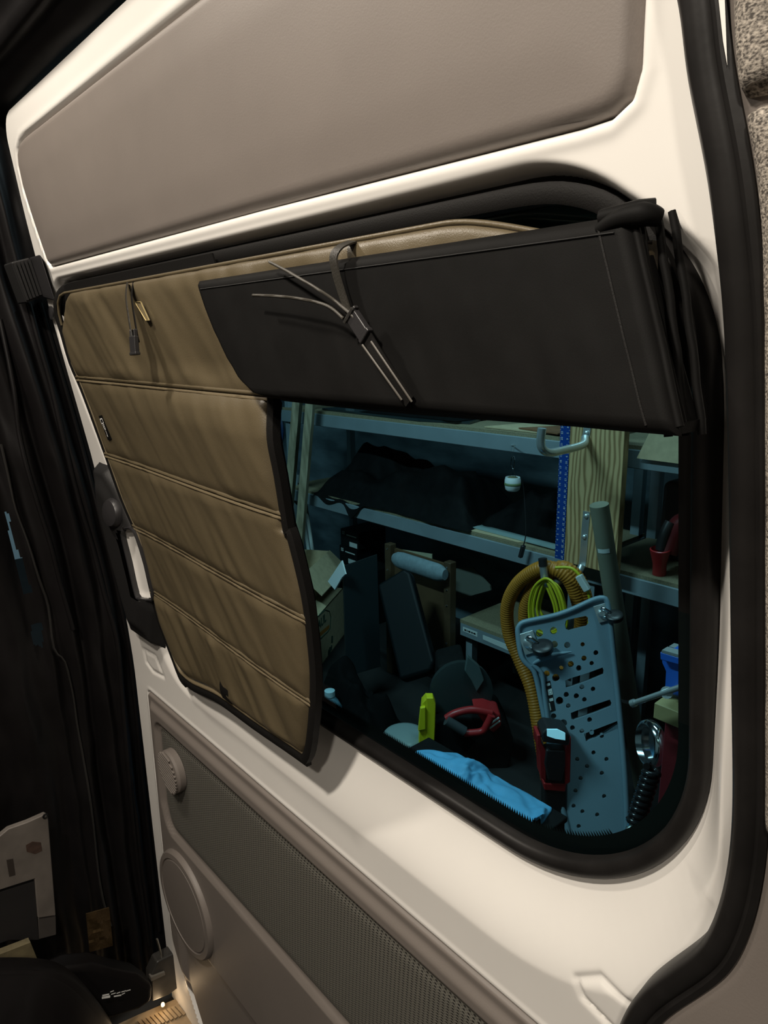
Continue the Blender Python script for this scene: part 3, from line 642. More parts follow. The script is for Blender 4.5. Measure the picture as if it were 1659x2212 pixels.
obj('zip', MB().tube(smooth_path(on_curt(zp, .004), 3), .0022, 6), mat('zip_grey', (.016, .015, .014), .4), curt, smooth=60)
for pxs, r in (([(0, 690), (30, 840), (40, 930), (58, 1010), (85, 1100), (110, 1180), (130, 1260), (150, 1330), (158, 1360)], .004), ([(62, 656), (84, 740), (110, 830), (140, 960), (170, 1080), (200, 1180), (225, 1280), (252, 1380), (262, 1480), (272, 1600), (286, 1760), (302, 1900), (322, 2040)], .005), ([(86, 654), (118, 760), (150, 870), (182, 985), (214, 1110), (246, 1240), (272, 1360), (284, 1440), (296, 1560), (310, 1700), (326, 1850), (344, 2010)], .0045)):
    obj('hem_fold', MB().tube(smooth_path(on_curt(pxs, .001), 3), r, 8), M_CURT, curt, smooth=60)
# ================================================================== the garage beyond the glass
GZ = -2.0
def gl_lamp(x, y, z, lx, power, label):
    t = thing('garage_lamp', (x, y, z), label, 'lamp', 'tube lamps under the garage ceiling')
    obj('lamp_housing', MB().box((x, y, z + .08), (lx, .16, .14)), M_WHITEPL, t, bevel=.006)
    obj('lamp_tube', MB().tube([(x - lx * .48, y, z), (x + lx * .48, y, z)], .014, 10), mat('cool_tube', (.9, .95, 1), .5, emit=(.75, .93, 1), estr=4), t, smooth=60)
    l = bpy.data.lights.new('tube_light', 'AREA'); l.shape = 'RECTANGLE'; l.size = lx; l.size_y = .12; l.energy = power; l.color = (.72, .93, 1)
    o = bpy.data.objects.new('tube_light', l); COL.objects.link(o); o.parent = t; o.location = (0, 0, -.02)
gl_lamp(-2.35, -.30, 1.36, 1.0, 74, 'cool white tube lamp under the garage ceiling above the van')
gl_lamp(-1.5, 1.80, 1.36, 1.0, 22, 'cool white tube lamp under the garage ceiling close to the racking')  # added lamp, placed to light the printed side of the moving box
# setting
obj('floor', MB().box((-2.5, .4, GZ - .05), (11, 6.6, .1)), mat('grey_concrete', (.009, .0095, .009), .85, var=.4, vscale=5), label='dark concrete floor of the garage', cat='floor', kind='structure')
obj('wall_back', MB().box((-2.5, 3.12, -.25), (11, .1, 3.5)), mat('foil_faced_wall', (.16, .22, .25), .45, col2=(.05, .075, .09), vscale=2.2, stretch=(1, 1, 3), detail=6), label='blue grey foil faced garage wall behind the racking', cat='wall', kind='structure')
obj('wall_left', MB().box((-7.2, .4, -.25), (.1, 6.6, 3.5)), mat('pale_blue_wall', (.60, .78, .86), .6), label='pale garage wall at the far left', cat='wall', kind='structure')
obj('ceiling', MB().box((-2.5, .4, 1.54), (11, 6.6, .06)), mat('garage_ceiling', (.25, .27, .28), .8), label='grey garage ceiling', cat='ceiling', kind='structure')

M_BEAM = mat('grey_blue_steel', (.23, .29, .32), .45, var=.12, vscale=6)
M_CHIP = mat('chipboard', (.30, .255, .155), .75, var=.35, vscale=160)
M_STEEL = mat('zinc_steel', (.62, .66, .66), .36, .75)
M_CHROME = mat('chrome', (.75, .78, .8), .12, 1.0)
M_CARD = mat('cardboard', (.54, .44, .27), .8, var=.15, vscale=30)
M_DARK = mat('dark_felt', (.005, .0056, .0056), .8, var=.4, vscale=20, spec=.2)
M_HIDE = mat('black_hide', (.004, .0048, .005), .75, var=.4, vscale=30, bump=.3, bscale=60, spec=.15)
M_RED = mat('red_plastic', (.36, .020, .022), .38)
M_NEON = mat('neon_green_plastic', (.66, .66, .02), .42)
M_BLUEP = mat('vise_blue', (.02, .12, .55), .35)
M_PAPER = mat('pale_paper', (.62, .68, .66), .8)
# pine with drawn grain
M_PINE = mat('pine', (.4, .3, .15), .6)
N, L, B = nodes_of(M_PINE)
tc = N.new('ShaderNodeTexCoord'); mp = N.new('ShaderNodeMapping'); mp.inputs['Scale'].default_value = (1, 1, .28); L.new(tc.outputs['Object'], mp.inputs[0])
wv = N.new('ShaderNodeTexWave'); wv.inputs['Scale'].default_value = 15; wv.inputs['Distortion'].default_value = 9; wv.inputs['Detail'].default_value = 2; wv.inputs['Detail Scale'].default_value = .8; L.new(mp.outputs[0], wv.inputs['Vector'])
cr = N.new('ShaderNodeValToRGB'); cr.color_ramp.elements[0].color = (.25, .15, .06, 1); cr.color_ramp.elements[1].position = .75; cr.color_ramp.elements[1].color = (.58, .41, .20, 1)
L.new(wv.outputs['Color'], cr.inputs[0]); L.new(cr.outputs[0], B.inputs['Base Color'])
M_STUD = mat('weathered_stud', (.42, .37, .25), .75, col2=(.22, .19, .12), vscale=14, stretch=(3, 3, .3))

# racking: two bays of steel beams with chipboard decks
YF = 2.2
def rack(x0, x1, levels, label, uprights):
    t = thing('storage_rack', ((x0 + x1) / 2, 2.5, GZ), label, 'shelving', 'steel racks along the garage wall')
    for z in levels:
        obj('shelf_beam', MB().box(((x0 + x1) / 2, YF + .018, z - .056), (x1 - x0, .036, .078)).box(((x0 + x1) / 2, YF + .05, z - .030), (x1 - x0, .03, .02)), M_BEAM, t, bevel=.004)
        obj('shelf_beam', MB().box(((x0 + x1) / 2, YF + .60, z - .056), (x1 - x0, .036, .078)), M_BEAM, t, bevel=.004)
        obj('deck', MB().box(((x0 + x1) / 2, YF + .315, z - .008), (x1 - x0 - .01, .61, .017)), M_CHIP, t)
    for x in uprights:
        for y in (YF + .045, YF + .58):
            up = obj('upright', MB().box((x, y, (GZ + .25) / 2), (.05, .045, .25 - GZ)), M_BEAM, t, bevel=.003)
    return t
rack(-4.10, -1.70, (-.449, -1.000), 'grey steel rack with chipboard decks behind the hanging hose', (-4.06, -1.73))
rack(-1.66, .70, (-.449, -1.000), 'grey steel rack with chipboard decks behind the blue vise', (-1.64, .66))
t = thing('storage_rack', (-2.0, 2.5, GZ), 'low grey steel shelf with labelled front beam below the hose', 'shelving', 'steel racks along the garage wall')
lowbeam = obj('shelf_beam', MB().box((-2.065, YF + .018, -1.565), (.70, .036, .075)), M_BEAM, t, bevel=.004)
obj('deck', MB().box((-2.065, YF + .29, -1.518), (.70, .58, .020)), M_CHIP, t)
for x in (-2.39, -1.74):
    for y in (YF + .07, YF + .5): obj('leg', MB().box((x, y, (GZ - 1.528) / 2), (.045, .045, -1.528 - GZ)), M_BEAM, t)
for a in ([(1000, 1354), (1031, 1366), (1031, 1376), (1000, 1363)], [(1043, 1372), (1104, 1396), (1104, 1408), (1043, 1381)]):
    q = [PY(p, YF - .002) for p in a]; sl_ = obj('label_strip', MB().hexa(q, [v + np.array([0, .0015, 0]) for v in q]), M_PAPER, lowbeam)
mb = MB()
for k, (a, b) in enumerate([(1003, 1007), (1008.5, 1010), (1011.5, 1016), (1018, 1021), (1022.5, 1027)]):
    ya = 1354 + (a - 1000) * .39 + 3.5; q = [PY(p, YF - .0042) for p in [(a, ya), (b, ya + (b - a) * .39), (b, ya + (b - a) * .39 + 3.2), (a, ya + 3.2)]]; mb.add(q, [(0, 1, 2, 3)])
obj('handwriting', mb, M_DARK, lowbeam, recalc=False)

# hanging pine board with the blue square blade
yb = 2.10
bd = [PY((1228, 880), yb), PY((1346, 880), yb), PY((1336, 1240), yb), PY((1214, 1218), yb)]
x0b, x1b = PY((1226, 1050), yb)[0], PY((1342, 1050), yb)[0]; zb0 = PY((1270, 1227), yb)[2]
obj('pine_board', MB().box(((x0b + x1b) / 2, yb + .02, (zb0 + .1) / 2), (x1b - x0b, .04, .1 - zb0)), M_PINE, bevel=.003, label='upright knotty pine board with steel hooks, in front of the racking', cat='board')
rz0, rz1 = PY((1197, 1205), yb)[2], PY((1213, 905), yb)[2] + .06; xr0 = PY((1205, 1050), yb)[0]
rw = x0b - xr0 - .002
rul = thing('steel_square', (xr0, yb, rz0), 'blue measuring blade with white numerals beside the pine board', 'ruler')
obj('blade', MB().box((xr0 + rw / 2, yb + .002, (rz0 + rz1) / 2), (rw, .003, rz1 - rz0)), mat('anodised_blue', (.012, .07, .36), .35, .3), rul)
inch = .0254; nI = int((rz1 - rz0) / inch)
for k in range(nI):
    z = rz0 + (k + .5) * inch
    tm = text_mesh(str(k + 1), .014, (xr0 + rw * .22, yb - .0008, z), (0, 0, 1), (-1, 0, 0), .0002)
    tm2 = text_mesh(str(nI - k), .014, (xr0 + rw * .80, yb - .0008, z), (0, 0, -1), (1, 0, 0), .0002); tm.add(tm2.v, tm2.f)
    tm.box((xr0 + rw * .03, yb, z + inch / 2), (rw * .06, .001, .0014)).box((xr0 + rw * .96, yb, z + inch / 2), (rw * .06, .001, .0014))
    obj('numeral', tm, M_PAPER, rul, recalc=False)

# steel hooks on the board
def hook(px_plate, px_arm, yarm, label, cap):
    t = thing('steel_hook', PY(px_plate[-1], yb - .005), label, 'hook', 'steel hooks on the pine board')
    pl_ = [PY(p, yb - .004) for p in px_plate]; hw = np.array([.017, 0, 0])
    F = np.array([[q - hw, q + hw] for q in smooth_path(pl_, 4)]); obj('mounting_plate', MB().slab(F, F + np.array([0, .005, 0])), M_STEEL, t, smooth=40)
    for q in pl_[:2]:
        obj('bolt', MB().lathe([(.010, 0), (.010, .004), (.006, .007)], q + np.array([0, -.003, -.02]), (0, -1, 0), 10), M_STEEL, t, smooth=40)
    arm = smooth_path([PY(p, y) for p, y in zip(px_arm, yarm)], 6)
    obj('hook_arm', MB().tube(arm, .0165, 12), M_STEEL, t, smooth=60)
    if cap: obj('end_cap', MB().tube([arm[-1] - (arm[-1] - arm[-4]) / np.linalg.norm(arm[-1] - arm[-4]) * .03, arm[-1] + np.array([0, 0, .004])], .019, 12), M_BLKPL, t, smooth=60)
    return t
hook([(1268, 880), (1268, 925), (1264, 945)], [(1264, 945), (1262, 958), (1248, 965), (1215, 973), (1188, 978), (1172, 970), (1168, 952), (1171, 925)], [2.09, 2.06, 2.0, 1.88, 1.78, 1.73, 1.72, 1.72], 'empty zinc steel hook on the pine board just below the folded shade', False)
hook([(1267, 1105), (1263, 1150), (1260, 1195), (1257, 1222)], [(1257, 1222), (1250, 1235), (1225, 1245), (1195, 1262), (1181, 1262), (1176, 1245), (1172, 1208)], [2.09, 2.07, 2.02, 1.95, 1.915, 1.91, 1.91], 'zinc steel hook with black tip carrying the brown hose', True)

# brown vacuum hose in loops over the hook
M_HOSE = mat('brown_hose', (.46, .185, .02), .45)
def hose_path(L_): return smooth_path([PY((x, y), 1.945 + max(d - 1.78, -.02) * .5) for x, y, d in L_], 14)
hp_ = hose_path([(1195, 1760, 1.72), (1178, 1660, 1.80), (1163, 1570, 1.84), (1148, 1490, 1.88), (1122, 1425, 1.90), (1100, 1370, 1.88), (1096, 1310, 1.84), (1118, 1262, 1.80), (1160, 1230, 1.78), (1195, 1228, 1.80), (1228, 1250, 1.86), (1248, 1295, 1.92), (1256, 1350, 1.97), (1240, 1420, 2.0), (1200, 1450, 2.0), (1160, 1425, 1.98), (1138, 1370, 1.94), (1135, 1315, 1.90), (1150, 1275, 1.88), (1180, 1245, 1.86), (1215, 1226, 1.86), (1248, 1250, 1.92), (1266, 1300, 1.98), (1272, 1360, 2.02), (1262, 1430, 2.04)])
seg_ = np.r_[0, np.cumsum(np.linalg.norm(np.diff(hp_, axis=0), axis=1))]; ss = np.arange(0, seg_[-1], .0032)
hp_ = np.stack([np.interp(ss, seg_, hp_[:, k]) for k in range(3)], 1)
hs = thing('vacuum_hose', hp_[0], 'brown corrugated vacuum hose looped over the lower hook', 'hose')
obj('corrugated_tube', MB().tube(hp_, .031, 12, scale=list(1 + .055 * np.cos(np.arange(len(ss)) * np.pi * .5)), nrm=(.3, -.9, .31)), M_HOSE, hs, smooth=70)
# yellow extension cord
yc_ = thing('extension_cord', PY((1178, 1340), 1.75), 'coiled neon yellow extension cord with a white plug end on the lower hook', 'cord')
M_CORD = mat('yellow_cord', (.55, .52, .02), .45)
for k, (xa, xb, zb_) in enumerate([(1143, 1222, 1352), (1152, 1216, 1348), (1160, 1208, 1340), (1147, 1226, 1362), (1166, 1202, 1330)]):
    d = 1.878 + .008 * k
    obj('cord_loop', MB().tube(smooth_path([PY((1178, 1250 + 2 * k), d), PY((xa + 10, 1270), d), PY((xa, 1310), d), PY((xa + 6, zb_), d), PY(((xa + xb) / 2, zb_ + 18), d + .02), PY((xb - 4, zb_), d), PY((xb - 6, 1305), d), PY((xb - 22, 1265), d)], 6, True), .0062, 7, closed=True), M_CORD, yc_, smooth=60)
obj('cord_loop', MB().tube(smooth_path([PY((1200, 1226), 1.88), PY((1235, 1228), 1.90), PY((1258, 1252), 1.91), PY((1272, 1285), 1.91), PY((1276, 1320), 1.92), PY((1268, 1365), 1.93)], 8), .0065, 7), M_CORD, yc_, smooth=60)
a, b = PY((1250, 1243), 1.89), PY((1270, 1276), 1.90)
obj('plug_end', MB().bar(a, b, .030, .022, (0, 1, 0)), M_PAPER, yc_, bevel=.005)

# mechanic's creeper board standing on end
c0, c1, c2_ = PY((1118, 1350), 1.66), PY((1306, 1293), 1.86), PZ((1300, 1868), GZ + .01)
nC = np.cross(c1 - c0, c2_ - c0); nC /= np.linalg.norm(nC)
if nC @ (EYE - c0) < 0: nC = -nC
def PP(p, lift=0.0):
    r = ray(p); t_ = ((c0 + nC * lift - EYE) @ nC) / (r @ nC); return EYE + t_ * r
out_px = [(1119, 1372), (1119, 1358), (1126, 1347), (1140, 1342), (1170, 1336), (1205, 1328), (1240, 1315), (1268, 1302), (1288, 1294), (1303, 1292), (1311, 1300), (1318, 1340), (1328, 1440), (1340, 1560), (1350, 1680), (1354, 1780), (1350, 1840), (1325, 1868), (1262, 1870), (1240, 1850), (1228, 1800), (1212, 1730), (1196, 1650), (1182, 1580), (1168, 1510), (1158, 1462), (1150, 1445), (1136, 1432), (1127, 1418), (1122, 1398)]
def circ(cx, cy, r, n=12, sq=.92): return [(cx + r * sq * math.cos(a), cy + r * math.sin(a)) for a in np.linspace(0, 2 * math.pi, n, endpoint=False)]
hz = [(415, 690, 24), (517, 672, 23), (523, 770, 22), (615, 775, 20), (640, 912, 20), (572, 940, 15), (698, 940, 18), (468, 980, 20), (533, 1010, 24), (720, 1075, 16), (608, 1130, 17), (680, 1140, 17), (738, 1165, 15), (560, 1175, 25), (622, 1210, 15), (517, 1285, 18), (588, 1335, 24), (652, 1368, 16), (735, 870, 17), (790, 905, 14), (820, 830, 16), (725, 770, 14), (800, 1090, 15), (720, 1390, 15), (775, 1310, 16), (790, 1400, 15)]
holes = [circ(1040 + x / 3.318, 1160 + y / 3.318, r * 1.2 / 3.318) for x, y, r in hz]
holes += [circ(x, y, 5) for x, y in [(1247, 1640), (1254, 1681), (1243, 1708), (1239, 1741), (1258, 1753), (1250, 1785), (1268, 1655), (1282, 1626), (1300, 1670), (1305, 1720), (1290, 1760), (1300, 1590), (1310, 1640)]]
def q4(pts): return [(1040 + x / 3.318, 1160 + y / 3.318) for x, y in pts]
holes.append(q4([(605, 600), (620, 592), (745, 566), (762, 575), (765, 620), (750, 640), (625, 670), (605, 660), (598, 630)]))
holes.append(q4([(602, 1028), (640, 1012), (760, 975), (868, 935), (875, 955), (872, 985), (770, 1028), (640, 1075), (605, 1080)]))
holes.append(q4([(640, 1262), (680, 1245), (800, 1205), (920, 1165), (932, 1190), (925, 1215), (800, 1265), (660, 1312), (645, 1305)]))
holes.append([(1262, 1585), (1340, 1555), (1344, 1570), (1266, 1602)])
bm = bmesh.new(); zo = np.array([0, 0, OFF])
for loop in [out_px] + holes:
    vs_ = [bm.verts.new(PP(p) + zo) for p in loop]
    for i in range(len(vs_)): bm.edges.new((vs_[i], vs_[(i + 1) % len(vs_)]))
bmesh.ops.triangle_fill(bm, use_beauty=True, use_dissolve=False, edges=bm.edges[:], normal=tuple(nC))
ret = bmesh.ops.extrude_face_region(bm, geom=bm.faces[:])
bmesh.ops.translate(bm, verts=[g for g in ret['geom'] if isinstance(g, bmesh.types.BMVert)], vec=tuple(-nC * .028))
bm.verts.ensure_lookup_table(); bm.verts.index_update()
mb = MB(); mb.v = [tuple(v.co - Vector(zo)) for v in bm.verts]; mb.f = [tuple(v.index for v in f.verts) for f in bm.faces]; bm.free()
M_CREEP = mat('pale_blue_plastic', (.195, .295, .355), .42, bump=.15, bscale=400)
crp = thing('creeper_board', PP((1290, 1868)), 'pale blue perforated plastic creeper board with casters standing on end', 'creeper')
obj('deck', mb, M_CREEP, crp)
obj('rolled_rim', MB().tube(smooth_path([PP(p, .004) for p in out_px], 2, True), .011, 8, closed=True, nrm=nC), M_CREEP, crp, smooth=60)
# raised shoulder below the caster
sh = [PP(p, .012) for p in [(1152, 1434), (1170, 1424), (1200, 1414), (1235, 1408)]]
obj('moulded_rib', MB().tube(smooth_path(sh, 6), .010, 8, scale=list(np.r_[np.linspace(.6, 1.2, 10), np.linspace(1.2, .2, 9)]), nrm=nC), M_CREEP, crp, smooth=60)
obj('moulded_rib', MB().tube(smooth_path([PP(p, .010) for p in [(1150, 1436), (1163, 1446), (1172, 1460), (1176, 1500), (1184, 1560)]], 6), .009, 8, nrm=nC), M_CREEP, crp, smooth=60)
uC = (PP((1306, 1293)) - PP((1118, 1350))); uC /= np.linalg.norm(uC); vC = np.cross(nC, uC)
def caster(px, s=1.0):
    p = PP(px, .004); cs_ = obj('caster', MB().box(p + nC * .003, (.075 * s, .055 * s, .006), (vC, uC, nC)).lathe([(.020 * s, .006), (.020 * s, .018), (.012 * s, .024)], p, nC, 16), M_STEEL, crp, bevel=.002)
    wc = p + nC * .042 * s + uC * .034 * s - vC * .024 * s
    fk = MB()
    for sg in (-1, 1):
        o_ = vC * .004 + nC * 0
        fk.tube(smooth_path([p + nC * .020 * s + vC * .018 * s * sg, p + nC * .042 * s + uC * .012 * s + vC * (.022 * sg) * s, wc + vC * .020 * s * sg], 5), .0065 * s, 8)
    obj('caster_fork', fk, M_CHROME, cs_, smooth=60)
    obj('caster_wheel', MB().lathe([(.012 * s, -.013 * s), (.031 * s, -.013 * s), (.036 * s, -.009 * s), (.036 * s, .009 * s), (.031 * s, .013 * s), (.012 * s, .013 * s)], wc + uC * .01 * s, (nC * .55 + uC * .2 + vC * .8), 22), M_BLKPL, cs_, smooth=40)
caster((1143, 1388), 1.15); caster((1301, 1324), .9)
st_ = [PP(p, .0015) for p in q4([(456, 1040), (492, 1030), (532, 1242), (497, 1255)])]
stk = obj('sticker', MB().hexa(st_, [v - nC * .001 for v in st_]), mat('sticker_black', (.008, .008, .008), .4), crp)
sq_ = [PP(p, .0030) for p in q4([(474, 1095), (505, 1085), (512, 1128), (480, 1136)])]
obj('sticker_emblem', MB().hexa(sq_, [v - nC * .001 for v in sq_]).tube([PP(p, .0034) for p in circ(1040 + 493 / 3.318, 1160 + 1111 / 3.318, 3.0, 12, .8)], .0012, 5, closed=True), M_PAPER, stk)
for pts in ([(466, 1052), (490, 1045), (494, 1062), (469, 1070)], [(484, 1160), (512, 1152), (516, 1172), (488, 1180)], [(482, 1190), (490, 1188), (500, 1240), (493, 1244)]):
    q = [PP(p, .0030) for p in q4(pts)]; obj('sticker_print', MB().add(q, [(0, 1, 2, 3)]), M_PAPER, stk, recalc=False)

# cardboard tube leaning beside the board
ta, tb2 = PY((1294, 1090), 1.90), PZ((1388, 1700), GZ + .03)
tu_ = thing('cardboard_tube', tb2, 'long grey green cardboard tube with white tape leaning on the pine board', 'tube')
dirt = (tb2 - ta) / np.linalg.norm(tb2 - ta)
M_TUBE = mat('grey_green_card', (.20, .20, .145), .7, var=.1, vscale=8)
aa = np.linspace(0, 2 * np.pi, 20, endpoint=False)
obj('tube_wall', MB().lathe([(.030, .004), (.037, 0), (.037, np.linalg.norm(tb2 - ta)), (.030, np.linalg.norm(tb2 - ta) - .002)], ta, dirt, 24), M_TUBE, tu_, smooth=40)
for py_ in (1172, 1301, 1492):
    f = (py_ - 1090) / 610; q = lerp(ta, tb2, f * .985 if py_ > 1400 else f * 1.0); sdv = np.cross(dirt, EYE - q); sdv /= np.linalg.norm(sdv); ov = np.cross(sdv, dirt); ov = ov if ov @ (EYE - q) > 0 else -ov
    arc = [[q + .0382 * (ov * math.cos(a) + sdv * math.sin(a)) + dirt * h for h in (-.009, .009)] for a in np.linspace(-.35, .95, 8)]
    obj('tape_patch', MB().grid(np.array(arc)), M_PAPER, tu_)

# hanging pot, nail and clip
pc = PY((1107, 1060), 2.12)
pot = thing('hanging_pot', pc, 'tiny white pot with a green stripe hanging from the upper shelf beam', 'pot')
obj('pot_body', MB().lathe([(.026, 0), (.034, .008), (.038, .030), (.038, .052), (.034, .066), (.031, .066), (.030, .058)], pc, n=28), mat('white_glaze', (.72, .8, .8), .3), pot, smooth=50)
obj('stripe', MB().lathe([(.0378, .027), (.0392, .029), (.0392, .038), (.0378, .040)], pc, n=28), mat('moss_stripe', (.16, .22, .10), .6), pot, smooth=50)
obj('soil', MB().lathe([(.030, .056), (.022, .066), (.010, .070)], pc, n=16), mat('soil_moss', (.12, .11, .05), .9, var=.5, vscale=120), pot, smooth=60)
q0_ = PY((1108, 1008), 2.12)
obj('clip_loop', MB().tube(smooth_path([q0_ + np.array([0, 0, -.012]), q0_ + np.array([-.010, 0, .012]), q0_ + np.array([-.008, 0, .040]), q0_ + np.array([.004, 0, .046]), q0_ + np.array([.010, 0, .02])], 6, True), .0028, 6, closed=True), M_CHROME, pot, smooth=60)
obj('hanger', MB().tube([pc + np.array([.02, 0, .06]), q0_ + np.array([0, 0, -.008]), pc + np.array([-.02, 0, .06])], .0015, 5), M_BLKPL, pot)
obj('nail', MB().tube([PY((1104, 962), YF + .01), PY((1112, 962), YF - .07), PY((1108, 975), YF - .08)], .003, 6), M_STEEL, pot, smooth=60)
# lamp cable and plug hanging over the middle shelf
cb = thing('power_lead', PY((1126, 1205), 2.16), 'thin black lead with a plug dangling in front of the middle shelf beam', 'cord')
obj('lead', MB().tube(smooth_path([PY((1128, 1035), 2.17), PY((1134, 1090), 2.16), PY((1136, 1150), 2.15), PY((1131, 1178), 2.15)], 6), .003, 6), M_BLKPL, cb, smooth=60)
obj('plug', MB().bar(PY((1131, 1178), 2.15), PY((1124, 1204), 2.15), .022, .018), M_BLKPL, cb, bevel=.004)

# ------------------------------------------------------------------ things on the shelves
def sheet(name, px, y_z, th, m, label, cat, z=None, group=None, warp=.0):
    q = [PZ(p, z) for p in px]; n = len(q)
    return obj(name, MB().prism(q, (0, 0, th)), m, label=label, cat=cat, group=group)
Z1, Z2 = -.446, -.997
def flatpoly(pts, z): return [np.array([x, y, z]) for x, y in pts]
obj('card_sheet', MB().prism(flatpoly([(-2.30, 2.24), (-1.92, 2.23), (-1.88, 2.55), (-2.2, 2.6)], Z1), (0, 0, .006)), M_CARD, label='flat cardboard sheet on the upper shelf left of the blue blade', cat='cardboard')
obj('leather_piece', MB().prism([np.array([-2.10, 2.26, Z1 + .008]), np.array([-1.84, 2.21, Z1 + .008]), np.array([-1.80, 2.5, Z1 + .008]), np.array([-1.93, 2.56, Z1 + .008])], (0, 0, .006)), mat('brown_leather', (.22, .10, .045), .6, var=.2, vscale=20), label='brown leather offcut on the upper shelf beside the blue blade', cat='leather')
obj('card_sheet', MB().prism([PY(p, 2.17) for p in [(1420, 900), (1500, 900), (1500, 1006), (1375, 990)]], (0, .008, 0)), M_CARD, label='leaning cardboard triangle over the upper shelf beam at the right', cat='cardboard')
obj('dark_sheet', MB().prism(flatpoly([(-3.7, 2.26), (-2.75, 2.21), (-2.45, 2.3), (-2.6, 2.7), (-3.6, 2.75)], Z1), (0, 0, .012)), mat('dark_glass_sheet', (.02, .03, .032), .15), label='glossy dark sheet lying on the upper shelf', cat='sheet')
def mound(name, x0, x1, y0, y1, z, h, m, label, cat, seed, drape=0.0, nx_=60, ny_=30, rough_=.25):
    u = np.linspace(0, 1, nx_)[:, None]; v = np.linspace(0, 1, ny_)[None]
    e = np.minimum(np.minimum(u, 1 - u) * (x1 - x0) / .18, np.minimum(v, 1 - v) * (y1 - y0) / .14)
    H = h * sstep(e) * (.65 + 1.3 * fbm(u * 3 + seed, v * 2 + seed, 3)) + h * rough_ * fbm(u * 9 + seed, v * 7, 3) * sstep(e * 1.5)
    Xm = x0 + (x1 - x0) * u + .03 * fbm(u * 6 + seed, v * 6 + 2) + 0 * v; Ym = y0 + (y1 - y0) * v + .04 * fbm(u * 7 + 4, v * 3 + seed) + 0 * u
    top_ = np.stack([Xm, Ym, z + np.maximum(H, .002)], -1); bot = np.stack([Xm, Ym, z + 0 * H], -1)
    if drape:
        k = np.exp(-((u - .30) / .05) ** 2) + .5 * np.exp(-((u - .12) / .08) ** 2); 
        for j in range(3):
            top_[:, j, 2] -= drape * k[:, 0] * (3 - j) / 3; top_[:, j, 1] -= .02 * k[:, 0]; bot[:, j, 2] -= (drape + .004) * k[:, 0] * (3 - j) / 3; bot[:, j, 1] -= .014 * k[:, 0]
    return obj(name, MB().slab(top_, bot), m, smooth=60, label=label, cat=cat)
mound('hide_pile', -3.75, -2.35, 2.19, 2.72, Z2, .36, M_HIDE, 'crumpled black hides heaped on the left of the middle shelf', 'leather', 1.3, drape=.10)
mound('hide_pile', -2.42, -1.80, 2.30, 2.75, Z2, .26, M_HIDE, 'folded black hides on the middle shelf behind the hanging pot', 'leather', 4.1)
mound('hide_pile', -3.3, -2.5, 2.25, 2.7, Z1 + .014, .07, M_HIDE, 'thin black hides lying on the upper shelf', 'leather', 6.2)
obj('card_sheet', MB().prism(flatpoly([(-2.70, 2.21), (-2.05, 2.22), (-1.95, 2.32), (-2.6, 2.34)], Z2), (0, 0, .004)), M_CARD, label='cardboard sheet at the front of the middle shelf', cat='cardboard')
q = [PZ(p, Z2 + .012) for p in [(1008, 1103), (1035, 1100), (1062, 1113), (1090, 1124), (1055, 1122), (1030, 1116)]]
obj('paper_scrap', MB().prism(q, (0, 0, .003)), M_PAPER, label='torn white paper scrap on the middle shelf', cat='paper')
q = [PZ(p, Z2 + .008) for p in [(960, 1120), (1190, 1168), (1190, 1172), (960, 1124)]]
obj('glass_strip', MB().prism([np.array([-2.55, 2.26, Z2 + .006]), np.array([-1.85, 2.235, Z2 + .006]), np.array([-1.80, 2.30, Z2 + .006]), np.array([-2.5, 2.33, Z2 + .006])], (0, 0, .005)), mat('glass_edge', (.30, .42, .42), .2), label='narrow pale glass strip along the front of the middle shelf', cat='sheet')
# black case and red cordless vacuum on the right shelf
obj('storage_case', MB().box((-1.20, 2.60, Z2 + .18), (.52, .26, .36)), mat('black_case', (.012, .012, .013), .5), bevel=.03, seg=3, label='large black storage case at the back of the right middle shelf', cat='case')
vc = PZ((1424, 1240), Z2); vv = thing('hand_vacuum', vc, 'red cordless hand vacuum standing on the right middle shelf', 'vacuum')
obj('nozzle', MB().lathe([(.028, 0), (.028, .05), (.038, .095), (.042, .115), (.037, .118), (.032, .09), (.012, .085)], vc, (0.02, -.12, 1), 20), M_RED, vv, smooth=40)
obj('dust_bin', MB().sweep(smooth_path([vc + np.array(p) for p in [(.01, .03, .09), (.02, .05, .16), (.05, .06, .22), (.09, .06, .22), (.11, .06, .14)]], 6), [(math.cos(a) * .045, math.sin(a) * .05) for a in np.linspace(0, 2 * math.pi, 14, endpoint=False)], nrm=(.2, -1, 0)), mat('dark_red_shell', (.13, .012, .014), .35), vv, smooth=60)
obj('grip', MB().tube(smooth_path([vc + np.array(p) for p in [(.0, -.005, .11), (.005, .0, .17), (.02, .02, .23)]], 5), .022, 12), M_BLKPL, vv, smooth=60)

# ------------------------------------------------------------------ left side: studs, pipes, boxes
for a, b, wd, lab in (((650, 780), (604, 1330), .085, 'weathered pine stud leaning at the far left, nearer the shade edge'), ((678, 780), (634, 1330), .075, 'second weathered pine stud leaning just right of its neighbour')):
    p, q = PY(a, 2.10), PY(b, 2.08); q = p + (q - p) * ((GZ - p[2]) / (q[2] - p[2]))
    obj('pine_stud', MB().bar(p, q, .05, wd, (.6, -.7, 0)), M_STUD, bevel=.003, label=lab, cat='lumber', group='studs leaning by the wall')
for a, b, lab in (((651, 1080), (668, 1200), 'thin white plastic pipe behind the studs, left one of the pair'), ((659, 1082), (677, 1200), 'thin white plastic pipe behind the studs, right one of the pair')):
    p, q = PY(a, 2.35), PY(b, 2.30); q = p + (q - p) * ((GZ - p[2]) / (q[2] - p[2])); p = p - (q - p) * .2
    obj('white_pipe', MB().tube([p, q], .014, 10), M_PAPER, smooth=60, label=lab, cat='pipe', group='thin white pipes behind the studs')
